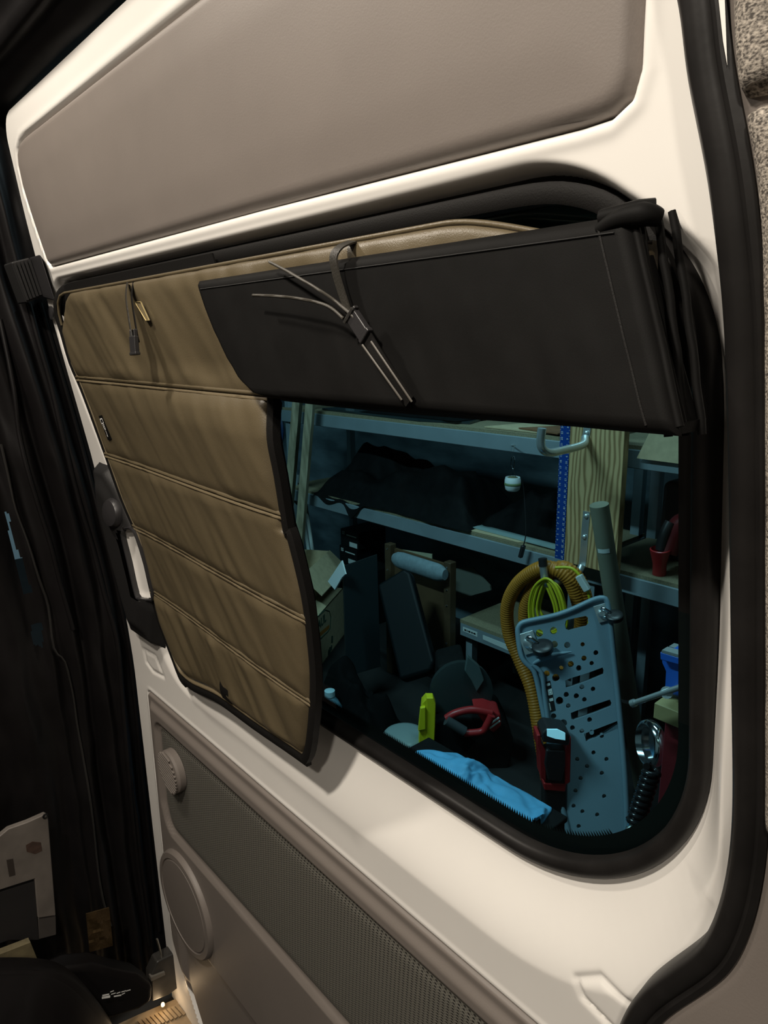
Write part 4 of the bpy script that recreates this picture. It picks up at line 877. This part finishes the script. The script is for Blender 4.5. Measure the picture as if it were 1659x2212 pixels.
blue = [PY((596, 838), 2.9), PY((604, 1050), 2.9)]
obj('tarp_strip', MB().sweep(smooth_path([PY((606, 790), 3.05), PY((600, 880), 3.05), PY((606, 930), 3.05), PY((598, 980), 3.05), PY((600, 1060), 3.05)], 5), [(-.05, 0), (-.02, .02), (.02, -.01), (.05, .01), (.02, .03), (-.02, .04)]), mat('blue_tarp', (.01, .05, .16), .5), smooth=60, label='dark blue tarp strip hanging on the wall at the far left', cat='tarp')

dv = ray((1223, 725)); d1 = np.array([dv[0], dv[1], 0]); d1 /= np.linalg.norm(d1); d2 = np.array([-d1[1], d1[0], 0]) * -1     # away from viewer / to the right
def cardbox(name, corner, l1, l2, h, label, open_=False):        # corner: far top corner of the printed side
    t = thing(name, (corner[0], corner[1], corner[2] - h), label, 'box')
    a = corner; b = corner - d1 * l1; c = corner - d2 * l2; up = np.array([0, 0, -h]); th = .006
    def wall(p, q, inn): 
        F = [p, q, q + up, p + up]; return MB().hexa(F, [v + inn * th for v in F])
    obj('side_panel', wall(b, a, -d2), M_CARD, t); obj('side_panel', wall(b, b + (c - a), d1), M_CARD, t)
    obj('side_panel', wall(a, c, -d1), M_CARD, t); obj('side_panel', wall(c, c + (b - a), d2), M_CARD, t)
    obj('bottom_panel', MB().hexa([a + up, b + up, b + (c - a) + up, c + up], [v + np.array([0, 0, th]) for v in [a + up, b + up, b + (c - a) + up, c + up]]), M_CARD, t)
    return t, a, b, c
ca = PY((742, 1270), 2.30)
bx, a, b, c = cardbox('moving_box', ca, .75, .26, ca[2] - GZ, 'cardboard moving box with green and orange print beside the shade edge')
obj('top_flap', MB().hexa([a, b, b + (c - a) * .5, a + (c - a) * .5], [v + np.array([0, 0, -.006]) for v in [a, b, b + (c - a) * .5, a + (c - a) * .5]]), M_CARD, bx)
obj('top_flap', MB().hexa([a + (c - a) * .5, b + (c - a) * .5, b + (c - a), c], [v + np.array([0, 0, -.006]) for v in [a + (c - a) * .5, b + (c - a) * .5, b + (c - a), c]]), M_CARD, bx)
M_GREEN = mat('dark_green_ink', (.015, .075, .05), .8); M_ORNG = mat('orange_ink', (.45, .17, .02), .8)
def on_side(u_, dz): return a - d1 * u_ + np.array([0, 0, -dz]) + d2 * .0015
def fuv(p):                                                      # pixel on the printed side -> (along, down)
    r = ray(p); q_ = EYE + ((a - EYE) @ d2) / (r @ d2) * r; return -(q_ - a) @ d1, a[2] - q_[2]
uT, vT = fuv((692, 1347)); hT = fuv((697, 1352))[1] - fuv((697, 1336))[1]
obj('printed_lettering', text_mesh('HAUL', hT * 1.70, on_side(uT, vT), d1, (0, 0, 1), .0006, True), M_GREEN, bx, recalc=False)
def fq(p): return on_side(*fuv(p))
obj('printed_bar', MB().add([fq((668, 1385)), fq((711, 1349)), fq((711, 1357)), fq((668, 1395))], [(0, 1, 2, 3)]), M_ORNG, bx, recalc=False)
obj('printed_outline', MB().tube([fq(p) for p in [(665, 1350), (702, 1317), (711, 1320), (714, 1332), (713, 1356), (708, 1364), (668, 1402)]], .0025, 5), M_GREEN, bx)
mb = MB(); rr = random.Random(3)
for k in range(12):
    u_, z_ = fuv((710 + rr.random() * 30, 1372 + rr.random() * 40)); s_ = .015 + rr.random() * .02; mb.add([on_side(u_, z_), on_side(u_ + s_, z_ - s_ * .4), on_side(u_ + s_ * 1.3, z_ + s_), on_side(u_ + s_ * .3, z_ + s_ * 1.4)], [(0, 1, 2, 3)])
obj('printed_picture', mb, M_GREEN, bx, recalc=False)
cb2 = PY((712, 1190), 2.30)
bx2, a, b, c = cardbox('open_box', cb2, .55, .20, cb2[2] - ca[2] - .003, 'open cardboard box with raised flaps on top of the printed box')
for p, q, o_ in ((a, b, d2 * .13 + np.array([0, 0, -.12])), (c, c + (b - a), -d2 * .10 + np.array([0, 0, .05]))):
    F = [p, q, q + o_, p + o_]; obj('top_flap', MB().hexa(F, [v + np.array([0, .0, .006]) for v in F]), M_CARD, bx2)
# two small black boxes with white labels
cc = PY((752, 1201), 2.50)
for k, lab in enumerate(('upper small black carton with a white label on the stack', 'lower small black carton with a white label on the stack')):
    cen = np.array([cc[0] + .02 * (1 - k), 2.63, cc[2] + (.130 if k == 0 else 0)])
    bk = thing('small_carton', cen - np.array([0, 0, .064]), lab, 'box', 'small black cartons')
    obj('carton_body', MB().box(cen, (.20, .26, .126)), mat('black_card', (.006, .007, .0075), .5, spec=.3), bk, bevel=.003)
    obj('white_label', MB().box(cen + np.array([.045, -.1312, -.035]), (.085, .002, .034)), M_PAPER, bk)
    obj('lettering', text_mesh('SS', .034, cen + np.array([-.065, -.1316, .035]), (1, 0, 0), (0, 0, 1), .0006, True), M_PAPER, bk, recalc=False)
    obj('rule_line', MB().box(cen + np.array([.025, -.1312, .028]), (.11, .002, .008)).box(cen + np.array([.045, -.1328, -.038]), (.05, .001, .008)), M_PAPER, bk)
zc0 = cc[2] - .064
obj('support_crate', MB().box((cc[0] + .06, 2.64, (zc0 + GZ) / 2), (.36, .28, zc0 - GZ)), M_DARK, bevel=.01, label='dark crate under the small black cartons', cat='crate')
q = [PY(p, 1.74) for p in [(708, 1256), (738, 1211), (746, 1240), (738, 1248), (723, 1274)]]
obj('paper_note', MB().prism(q, (.004, .006, 0)), mat('white_paper', (.75, .82, .82), .7), label='white printed note sticking out of the open box', cat='paper')
def slabpx(name, px, ys, th, m, label, cat, bev=.0):
    q = [PY(p, y) for p, y in zip(px, ys)]; n = np.cross(q[1] - q[0], q[2] - q[0]); n /= np.linalg.norm(n); n = n if n @ (EYE - q[0]) < 0 else -n
    return obj(name, MB().prism(q, n * th), m, bevel=bev, seg=3, label=label, cat=cat)
def togr(p, y): return PZ(p, GZ)
slabpx('dark_display', [(741, 1223), (815, 1197), (822, 1440), (748, 1462)], [1.80, 2.0, 1.88, 1.66], .02, mat('dark_teal_board', (.007, .012, .0135), .5, spec=.25), 'dark flat panel leaning between the boxes and the chair', 'panel', .002)
slabpx('black_cushion', [(813, 1262), (872, 1226), (884, 1234), (936, 1430), (930, 1450), (862, 1470)], [1.82, 1.92, 1.92, 1.80, 1.79, 1.70], .07, mat('black_vinyl', (.004, .006, .007), .5, spec=.15), 'black padded board leaning in front of the brown chair', 'panel', .02)
# riveted brown chair back with a grey head roll
ch = thing('brown_chair', PY((960, 1430), 2.1), 'brown riveted chair back with a grey padded head roll', 'chair')
M_BRN = mat('dark_brown_wood', (.085, .052, .026), .5, var=.3, vscale=10)
M_BRN2 = mat('brown_leather_back', (.11, .065, .03), .55, var=.3, vscale=6)
def vpost(x, yl, z0, z1, w_=.05): return MB().box((x, yl, (z0 + z1) / 2), (w_, .05, z1 - z0))
xa, xb = PY((844, 1230), 2.15)[0], PY((972, 1230), 2.15)[0]; zt_ = PY((970, 1212), 2.15)[2]
for x in (xa, xb):
    ps = obj('side_post', vpost(x, 2.15, GZ, zt_), M_BRN, ch, bevel=.006)
    for zk in (.03, .16, .25, .47): obj('rivet', MB().lathe([(.006, 0), (.006, .002), (.003, .004)], (x, 2.125, zt_ - zk), (0, -1, 0), 8), M_CHROME, ps, smooth=50)
obj('back_panel', MB().box(((xa + xb) / 2, 2.17, zt_ - .36), (xb - xa - .03, .02, .66)), M_BRN2, ch)
zc_ = PY((905, 1225), 2.08)[2]
obj('head_roll', MB().sweep([np.array([x, 2.09, zc_ - .0]) for x in np.linspace(PY((852, 1225), 2.09)[0], PY((962, 1225), 2.09)[0], 14)], [(math.cos(a) * .05, math.sin(a) * .04) for a in np.linspace(0, 2 * math.pi, 14, endpoint=False)], scale=[.6, .9] + [1] * 10 + [.9, .6]), mat('grey_cloth', (.20, .27, .30), .8, var=.2, vscale=40, bump=.5, bscale=100), ch, smooth=60)
slabpx('paper_board', [(858, 1186), (933, 1197), (933, 1240), (858, 1230)], [2.22] * 4, .006, mat('cream_card', (.45, .44, .30), .8), 'cream card sheet behind the head roll of the chair', 'cardboard')
slabpx('grey_board', [(982, 1228), (1020, 1225), (1058, 1265), (1060, 1275), (985, 1296)], [2.45] * 5, .01, mat('grey_card', (.13, .14, .115), .8), 'grey cut board lying under the middle shelf right of the chair', 'board')

# ------------------------------------------------------------------ on the garage floor
def ground(p, y=None): return PZ(p, GZ)
jg = ground((716, 1590)); jug = thing('water_jug', jg, 'translucent blue plastic water jug at the left corner of the window', 'jug')
M_JUG = mat('blue_clear_plastic', (.16, .36, .46), .25, trans=.25)
hJ = PX((716, 1490), jg[0])[2] - GZ; rJ = .068
obj('jug_body', MB().lathe([(.055, 0), (rJ, .02), (rJ, hJ * .50), (rJ * .93, hJ * .62), (rJ * .62, hJ * .78), (.026, hJ * .86), (.024, hJ * .90)], jg, n=28), M_JUG, jug, smooth=50)
obj('screw_cap', MB().lathe([(.027, hJ * .89), (.027, hJ), (.022, hJ * 1.01)], jg, n=24), mat('pale_blue_cap', (.40, .62, .68), .4), jug, smooth=40)
# neon green guard standing up
g0 = ground((926, 1668)); g0[2] = GZ
fx = np.array([_r[0], _r[1], 0]); fx /= np.linalg.norm(fx); fy = np.array([-fx[1], fx[0], 0])
def Fp(p, yoff=0.0, base=g0):                                     # pixel on the upright plane through base that faces the viewer
    r = ray(p); n = fy; t_ = ((base + fy * yoff - EYE) @ n) / (r @ n); return EYE + t_ * r
ng = thing('green_guard', g0, 'upright neon green plastic guard standing beside the red saw', 'tool')
obj('edge_band', MB().prism([Fp(p) for p in [(921, 1508), (936, 1508), (941, 1520), (940, 1570), (935, 1668), (916, 1668), (922, 1560)]], fy * .05), M_NEON, ng, bevel=.004)
obj('side_plate', MB().prism([Fp(p, .004) for p in [(912, 1520), (922, 1509), (923, 1560), (917, 1668), (903, 1668), (906, 1580)]], fy * .06), M_NEON, ng, bevel=.003)
obj('moulded_tab', MB().prism([Fp(p, -.012) for p in [(908, 1530), (919, 1528), (919, 1576), (903, 1579)]], fy * .02), M_NEON, ng, bevel=.003)
# grey plastic case
gc = ground((875, 1640)); obj('grey_tub', MB().lathe([(.09, 0), (.105, .09), (.108, .13), (.10, .14), (.08, .145)], gc, n=28), mat('grey_green_plastic', (.22, .30, .30), .45), smooth=50, label='pale grey round plastic tub beside the neon green guard', cat='tub')
# mitre saw: red carry handle, dark body, grey blade guard
sb = ground((1030, 1660)); saw = thing('mitre_saw', sb, 'red and black power saw with a looped carry handle on the floor', 'saw')
fS = lambda p, yo=0.0: Fp(p, yo, sb)
obj('saw_body', MB().prism([fS(p) for p in [(935, 1560), (975, 1545), (1090, 1560), (1110, 1600), (1100, 1690), (930, 1690)]], fy * .28), M_DARK, saw, bevel=.02)
obj('carry_handle', MB().tube(smooth_path([fS(p, -.03) for p in [(1062, 1540), (1020, 1533), (985, 1540), (964, 1552)]], 6), .018, 10), M_RED, saw, smooth=60)
obj('carry_handle', MB().tube(smooth_path([fS(p, -.05) for p in [(1062, 1545), (1052, 1565), (1040, 1580), (1002, 1584)]], 6), .017, 10), M_RED, saw, smooth=60)
obj('rubber_grip', MB().tube([fS((964, 1556), -.05), fS((1003, 1580), -.055)], .024, 12), mat('grey_rubber', (.045, .055, .06), .6), saw, smooth=60)
hd = obj('motor_head', MB().prism([fS(p, -.02) for p in [(1022, 1530), (1048, 1529), (1082, 1543), (1084, 1570), (1066, 1586), (1050, 1572)]], fy * .12), M_RED, saw, bevel=.012)
obj('vent_bar', MB().bar(fS((1056, 1566), -.03), fS((1078, 1550), -.03), .006, .006).bar(fS((1058, 1573), -.03), fS((1080, 1557), -.03), .006, .006), M_PAPER, hd)
obj('white_print', text_mesh('SAW', .03, fS((1043, 1538), -.024), fx, (0, 0, 1), .0006) if False else MB().prism([fS(p, -.024) for p in [(1030, 1534), (1052, 1537), (1052, 1541), (1032, 1538)]], fy * .002), M_PAPER, hd)
obj('blade_guard', MB().lathe([(.15, 0), (.15, .03), (.12, .035), (.05, .035)], fS((995, 1490), .10), -fy + np.array([.1, 0, .1]), 30), mat('grey_guard', (.022, .032, .032), .45), saw, smooth=40)
obj('guard_arm', MB().prism([fS(p, .06) for p in [(1010, 1418), (1035, 1440), (1046, 1470), (1030, 1495), (1018, 1470), (1004, 1450)]], fy * .03), mat('grey_teal_casting', (.085, .125, .125), .45), saw, bevel=.004)
obj('rear_block', MB().prism([fS(p, .14) for p in [(945, 1440), (1005, 1425), (1015, 1520), (940, 1540)]], fy * .2), M_DARK, saw, bevel=.02)
# black bag in the dark corner
mound('tool_bag', -2.90, -2.30, 1.42, 1.76, GZ, .42, mat('bag_black', (.003, .0034, .0035), .85, spec=.08), 'slumped black tool bag in front of the leaning panels', 'bag', 9.4)
# black tool chest under the window with a pale blue cloth thrown along it
zT = -1.60
xa_, xb_ = PZ((872, 1622), zT)[0], PZ((1176, 1800), zT)[0]; yT = PZ((1000, 1695), zT)[1]
tch = thing('tool_chest', ((xa_ + xb_) / 2, yT, GZ), 'low black tool chest under the blue cloth', 'chest')
obj('chest_body', MB().box(((xa_ + xb_) / 2, yT - .04, (zT + GZ) / 2 - .01), (xb_ - xa_, .34, zT - GZ - .02)), M_DARK, tch, bevel=.01)
obj('chest_lid', MB().box(((xa_ + xb_) / 2, yT - .04, zT - .012), (xb_ - xa_ + .01, .35, .022)), M_DARK, tch, bevel=.006)
cp = [(886, 1632, .012), (920, 1634, .026), (955, 1641, .034), (978, 1644, .058), (1000, 1652, .078), (1012, 1668, .072), (1022, 1694, .036), (1050, 1706, .034), (1085, 1730, .034), (1112, 1758, .022), (1128, 1772, .024), (1146, 1774, .034), (1162, 1760, .050)]
cs_ = smooth_path([(PZ((x, y), zT + h)[0], h, 0) for x, y, h in cp], 9); nC_ = len(cs_); vq = np.linspace(-1, 1, 30); G = np.zeros((nC_, 30, 3))
for i, (x_, h_, _0) in enumerate(cs_):
    e_ = min(i, nC_ - 1 - i) / nC_; wd = .13 * min(1, .30 + 5 * e_)
    for j, v_ in enumerate(vq):
        fo = float(fbm(np.array(i * .11 + 2), np.array(v_ * 2.2 + 1), 3)); f2 = float(fbm(np.array(i * .07 + v_ * 2.5), np.array(v_ * 1.2 - i * .05), 2))
        G[i, j] = (x_ + .02 * fo, yT + v_ * wd + .02 * f2, zT + .004 + max(0, h_ * max(0, 1 - abs(v_) ** 1.8) * (1 + .9 * fo) + .045 * f2 * (1 - v_ * v_)))
G2 = G.copy(); G2[:, :, 2] = np.maximum(G2[:, :, 2] - .006, zT + .001)
obj('blue_cloth', MB().slab(G, G2), mat('sky_blue_cloth', (.11, .40, .66), .7, bump=.2, bscale=200), smooth=70, label='crumpled sky blue cloth along the lower edge of the window', cat='cloth')
# tower work light
wl = ground((1203, 1840)); lt_ = thing('work_light', wl, 'red and black cordless tower work light with a pale lens in front of the creeper', 'work light')
fW = lambda p, yo=0.0: Fp(p, yo, wl)
obj('light_body', MB().prism([fW(p) for p in [(1176, 1640), (1228, 1645), (1226, 1842), (1180, 1842)]], fy * .09), mat('black_shell', (.014, .014, .015), .4), lt_, bevel=.012)
obj('red_cheek', MB().prism([fW(p, -.005) for p in [(1160, 1588), (1168, 1588), (1170, 1604), (1180, 1622), (1180, 1690), (1168, 1680), (1165, 1625), (1160, 1612)]], fy * .07), M_RED, lt_, bevel=.004)
obj('red_cheek', MB().prism([fW(p, -.005) for p in [(1225, 1603), (1234, 1592), (1234, 1615), (1232, 1690), (1220, 1698), (1220, 1622)]], fy * .07), M_RED, lt_, bevel=.004)
obj('black_face', MB().prism([fW(p, -.012) for p in [(1180, 1620), (1222, 1622), (1222, 1655), (1214, 1690), (1184, 1688), (1176, 1650)]], fy * .05), M_BLKPL, lt_, bevel=.008)
obj('red_skirt', MB().prism([fW(p, -.004) for p in [(1174, 1692), (1224, 1694), (1222, 1712), (1176, 1708)]], fy * .08), M_RED, lt_, bevel=.006)
hdp = obj('lamp_head', MB().prism([fW(p, -.02) for p in [(1170, 1585), (1182, 1574), (1222, 1580), (1233, 1590), (1230, 1612), (1172, 1604)]], fy * .09), M_BLKPL, lt_, bevel=.008)
obj('lens', MB().prism([fW(p, -.024) for p in [(1182, 1576), (1204, 1576), (1221, 1584), (1221, 1599), (1200, 1596), (1182, 1590)]], fy * .006), mat('lit_lens', (.5, .8, .9), .4, emit=(.45, .85, 1), estr=.55), hdp)

# red bench with its wooden top and blue vise, at the right edge of the glass
yB = 1.2; xB0 = PY((1413, 1520), yB)[0]; zB = PY((1413, 1518), yB)[2]; zB2 = zB - .046
bn = thing('work_bench', (-.3, 1.5, GZ), 'red steel work bench with a thick wooden top at the right edge of the window', 'bench')
obj('bench_top', MB().box((xB0 + .6, yB + .3, zB - .023), (1.2, .6, .046)), mat('bench_wood', (.40, .33, .15), .6, var=.15, vscale=12), bn, bevel=.003)
obj('cabinet', MB().box((xB0 + .6, yB + .31, (zB2 + GZ) / 2), (1.17, .54, zB2 - GZ)), mat('dark_red_paint', (.15, .012, .016), .45), bn, bevel=.004)
obj('recess_shade', MB().box((xB0 + .37, yB + .036, zB2 - .16), (.50, .02, .16)), M_DARK, bn, bevel=.002)  # near-black panel, the recess shade is put in as colour
obj('opening_shade', MB().box((xB0 + .40, yB + .036, (zB2 + GZ) / 2 - .22), (.74, .02, .42)), M_DARK, bn, bevel=.03)  # another near-black panel, standing in for the shade of an opening
vi = PY((1460, 1500), yB + .12); vs0 = thing('bench_vise', vi, 'bright blue bench vise with a steel handle on the wooden bench top', 'vise')
fV = lambda p, y: PY(p, y)
obj('vise_body', MB().prism([fV(p, yB + .02) for p in [(1427, 1414), (1530, 1446), (1530, 1520), (1470, 1512), (1434, 1492), (1436, 1450), (1428, 1432)]], (0, .16, 0)), M_BLUEP, vs0, bevel=.008)
obj('jaw_flange', MB().prism([fV(p, yB + .0) for p in [(1425, 1408), (1530, 1440), (1530, 1454), (1426, 1426)]], (0, .05, 0)), M_BLUEP, vs0, bevel=.004)
obj('jaw_plate', MB().prism([fV(p, yB + .0) for p in [(1430, 1404), (1530, 1432), (1530, 1439), (1428, 1409)]], (0, .03, 0)), M_STEEL, vs0)
obj('jaw_plate', MB().prism([fV(p, yB + .09) for p in [(1445, 1396), (1530, 1418), (1530, 1428), (1445, 1404)]], (0, .03, 0)), M_STEEL, vs0)
hb = obj('screw_hub', MB().tube([fV((1440, 1496), yB - .05), fV((1470, 1500), yB + .06)], .016, 14), M_STEEL, vs0, smooth=50)
obj('handle_bar', MB().tube([fV((1368, 1519), yB - .05), fV((1482, 1480), yB - .05)], .0075, 10), M_STEEL, vs0, smooth=60)
for p in ((1368, 1519), (1481, 1481)): obj('handle_knob', MB().lathe([(.004, -.010), (.0105, -.006), (.0105, .006), (.004, .010)], fV(p, yB - .05), fV((1482, 1480), yB - .05) - fV((1368, 1519), yB - .05), 12), M_STEEL, vs0, smooth=50)
# coiled black hose and steel tube in the corner
p0, p1 = PY((1372, 1776), 1.05), PY((1410, 1660), 1.10); n_ = 220; ax_ = (p1 - p0) / np.linalg.norm(p1 - p0); e1 = np.cross(ax_, (0, 1, 0)); e1 /= np.linalg.norm(e1); e2 = np.cross(ax_, e1)
hx = [lerp(p0, p1, k / n_) + .016 * (e1 * math.cos(k * .26) + e2 * math.sin(k * .26)) for k in range(n_ + 1)]
stn = thing('floor_stand', PZ((1350, 1900), GZ), 'steel floor stand with a chrome ring and coiled black hose beside the bench', 'stand')
obj('chrome_ring', MB().lathe([(.052, 0), (.063, .006), (.070, .020), (.066, .036), (.056, .042), (.060, .020)], PY((1421, 1606), 1.34), (-.55, -.8, .1), 44), M_CHROME, stn, smooth=60)
obj('coiled_hose', MB().tube(hx, .009, 7), mat('gloss_black_hose', (.012, .012, .013), .2), stn, smooth=60)
q = PY((1376, 1775), 1.05); q2_ = PY((1352, 1846), 1.05); e_ = q + (q2_ - q) * ((GZ - q[2]) / (q2_[2] - q[2])); e_ = q2_ + (q2_ - q) * .3 if False else e_
obj('steel_tube', MB().tube([q, e_], .020, 12), mat('dull_steel', (.40, .44, .43), .35, 1.0), stn, smooth=60)
q = PY((1358, 1790), 1.03); q2_ = PY((1336, 1850), 1.03); e_ = q + (q2_ - q) * ((GZ - q[2]) / (q2_[2] - q[2]))
obj('side_rod', MB().tube([q, e_], .008, 8), MATS['dull_steel'], stn, smooth=60)
# ================================================================== lower left: foot of the curtain
M_BEIGE = mat('dirty_beige_paint', (.13, .114, .10), .55, var=.25, vscale=25)
xp = -1.265
br = thing('seat_bracket', PX((60, 2000), xp), 'beige painted steel bracket with a slot in front of the black curtain', 'bracket')
pp_ = [PX(p, xp) for p in [(-60, 1830), (0, 1806), (18, 1791), (60, 1776), (98, 1759), (104, 1763), (121, 1978), (82, 1984), (75, 1899), (0, 1923), (-60, 1950)]]
obj('plate', MB().prism(pp_, (-.012, 0, 0)), M_BEIGE, br, bevel=.002)
obj('slot', MB().prism([PX(p, xp + .0008) for p in [(14, 1858), (28, 1855), (33, 1890), (20, 1894)]], (-.004, 0, 0)), mat('slot_dark', (.02, .014, .010), .8), br)
obj('rust_patch', MB().prism([PX(p, xp + .0006) for p in [(56, 1826), (70, 1818), (88, 1820), (91, 1838), (76, 1845), (58, 1840)]], (-.003, 0, 0)), mat('rust', (.055, .028, .018), .9, var=.5, vscale=90), br)
obj('bolt_eye', MB().tube([PX((98, 1763), xp + .001) + np.array([0, .004 * math.cos(a), .004 * math.sin(a)]) for a in np.linspace(0, 2 * math.pi, 10, endpoint=False)], .0015, 5, closed=True), M_DARK, br)
obj('bent_foot', MB().prism([PX(p, xp - .004) for p in [(82, 1984), (121, 1978), (122, 2020), (84, 2030)]], (-.02, 0, 0)), mat('dark_paint', (.05, .044, .04), .6), br, bevel=.002)  # foot is coloured darker than the plate
obj('rear_arm', MB().prism([PX(p, xp - .004) for p in [(-60, 1955), (0, 1928), (74, 1904), (80, 1984), (84, 2030), (20, 2030), (-60, 2060)]], (-.01, 0, 0)), mat('black_paint', (.012, .011, .011), .6), br)  # lower part in a near-black tone
# plywood offcut with a ring
q = [PX(p, -1.24) for p in [(-60, 2085), (66, 2036), (92, 2100), (-60, 2140)]]
pw = obj('plywood_offcut', MB().prism(q, (-.015, 0, 0)), mat('old_plywood', (.14, .115, .06), .7, var=.4, vscale=40), label='small plywood offcut at the foot of the black curtain', cat='plywood')
obj('steel_ring', MB().tube([PX((38 + 9 * math.cos(a), 2078 + 9 * math.sin(a)), -1.236) for a in np.linspace(0, 2 * math.pi, 14, endpoint=False)], .0012, 6, closed=True), mat('dull_ring', (.3, .28, .22), .4, .8), pw)
# plastic film, the glitter reflected on it put in as bronze colour
G = np.array([[PX((186 + 50 * u_ + 8 * v_, 1975 + 82 * v_ - 14 * u_), -1.262 - .01 * float(fbm(np.array(u_ * 7.0), np.array(v_ * 9.0)))) for v_ in np.linspace(0, 1, 14)] for u_ in np.linspace(0, 1, 10)])
obj('glint_film', MB().slab(G, G + np.array([-.003, 0, 0])), mat('glint_film', (.10, .065, .03), .3, .7, bump=.9, bscale=160), smooth=20, label='crinkled bronze film at the foot of the curtain', cat='film')
# rolled black cover lying at the curtain foot, with its printed emblem
xr_ = -1.20
rl = thing('rolled_cover', PX((270, 2200), xr_), 'rolled black window cover with a small white emblem lying by the door step', 'window cover')
cvp = [PX(p, xr_) for p in [(110, 2110), (150, 2092), (205, 2086), (250, 2098), (300, 2108), (332, 2130), (330, 2165), (300, 2185), (230, 2205), (120, 2215)]]
obj('roll', MB().prism(cvp, (-.05, 0, 0)), M_CURT, rl, bevel=.012, seg=3)
mb = MB()
for x0_, y0_, x1_, y1_ in [(220, 2153, 238, 2158), (221, 2149, 236, 2152), (240, 2147, 250, 2149), (246, 2151, 262, 2154), (252, 2145, 260, 2147), (263, 2147, 270, 2149), (238, 2142, 246, 2144), (262, 2142, 272, 2144), (272, 2140, 282, 2142)]:
    mb.add([PX(p, xr_ + .0135) for p in [(x0_, y0_), (x1_, y0_ - 3), (x1_, y1_ - 3), (x0_, y1_)]], [(0, 1, 2, 3)])
obj('printed_emblem', mb, M_WPRINT, rl, recalc=False)
# black duffel in the foreground corner
u_ = np.linspace(0, 1, 40); G = []
edge = smooth_path([PX(p, -1.13) for p in [(-80, 2100), (0, 2096), (70, 2096), (120, 2104), (160, 2128), (195, 2165), (230, 2215), (250, 2260)]], 5)
for p in edge:
    G.append([p + np.array([-.03, .0, -.01]), p, p + np.array([.02, -.004, .002]), p + np.array([.06, -.03, -.02 + .02 * float(fbm(np.array(p[1] * 40), np.array(.3)))]), p + np.array([.12, -.06, -.07]), p + np.array([.17, -.10, -.16]), p + np.array([.18, -.12, -.30])])
G = np.array(G); G[:, :, 2] = np.maximum(G[:, :, 2], -1.447)
db = thing('duffel_bag', (-1.0, -.35, -1.447), 'black fabric bag with a piped edge in the lower left corner', 'bag')
obj('bag_shell', MB().slab(G, G + np.array([-.012, .01, -.004])), M_CURT, db, smooth=60)
obj('piping', MB().tube([p + np.array([.004, 0, .001]) for p in edge], .0022, 6), M_CURT, db, smooth=60)
# lower door roller bracket
lb_ = thing('roller_bracket', PX((360, 2150), -1.25), 'dark steel roller bracket at the bottom corner of the white door', 'bracket')
f_ = [PX(p, -1.255) for p in [(326, 2110), (340, 2078), (384, 2056), (389, 2090), (392, 2130), (365, 2150), (328, 2165)]]
obj('bracket_body', MB().prism(f_, (-.03, 0, 0)), mat('worn_black_steel', (.03, .028, .025), .5, var=.4, vscale=40), lb_, bevel=.004)
obj('bracket_lip', MB().prism([PX(p, -1.250) for p in [(326, 2112), (356, 2100), (357, 2106), (327, 2120)]], (-.012, 0, 0)), mat('worn_edge', (.12, .11, .095), .5), lb_)
obj('guide_rod', MB().tube([PX((339, 2028), -1.262), PX((344, 2045), -1.262), PX((350, 2071), -1.262)], .0022, 6), mat('rod_steel', (.5, .48, .42), .35, 1.0), lb_, smooth=60)
# door step with its warm step lamp
sx_ = -1.235
stp = thing('door_step', (sx_, -.05, -1.447), 'ribbed tan step plate lit by a warm lamp below the door corner', 'step')
sp0 = [PZ(p, -1.440) for p in [(225, 2225), (300, 2190), (395, 2150), (425, 2170), (440, 2260), (240, 2290)]]
obj('step_plate', MB().prism(sp0, (0, 0, -.008)), mat('tan_step', (.30, .22, .13), .6, var=.3, vscale=30), stp, bevel=.002)
for k in range(10):
    a_, b_ = (300 + k * 9, 2205 - k * 3.6), (318 + k * 9, 2225 - k * 3.6)
    obj('tread_rib', MB().bar(PZ(a_, -1.438), PZ(b_, -1.438), .006, .005), MATS['tan_step'], stp)
lp_ = PZ((352, 2172), -1.425)
obj('step_lamp_lens', MB().lathe([(.004, 0), (.004, .004), (.003, .006)], lp_, n=12), mat('warm_lens', (.9, .7, .4), .4, emit=(1, .7, .35), estr=3), stp, smooth=50)
l = bpy.data.lights.new('step_light', 'POINT'); l.energy = .08; l.color = (1, .7, .4); l.shadow_soft_size = .012
o = bpy.data.objects.new('step_light', l); COL.objects.link(o); o.parent = stp; o.location = tuple(lp_ + np.array([.01, -.01, .022 + OFF]) - ORG[stp.name])
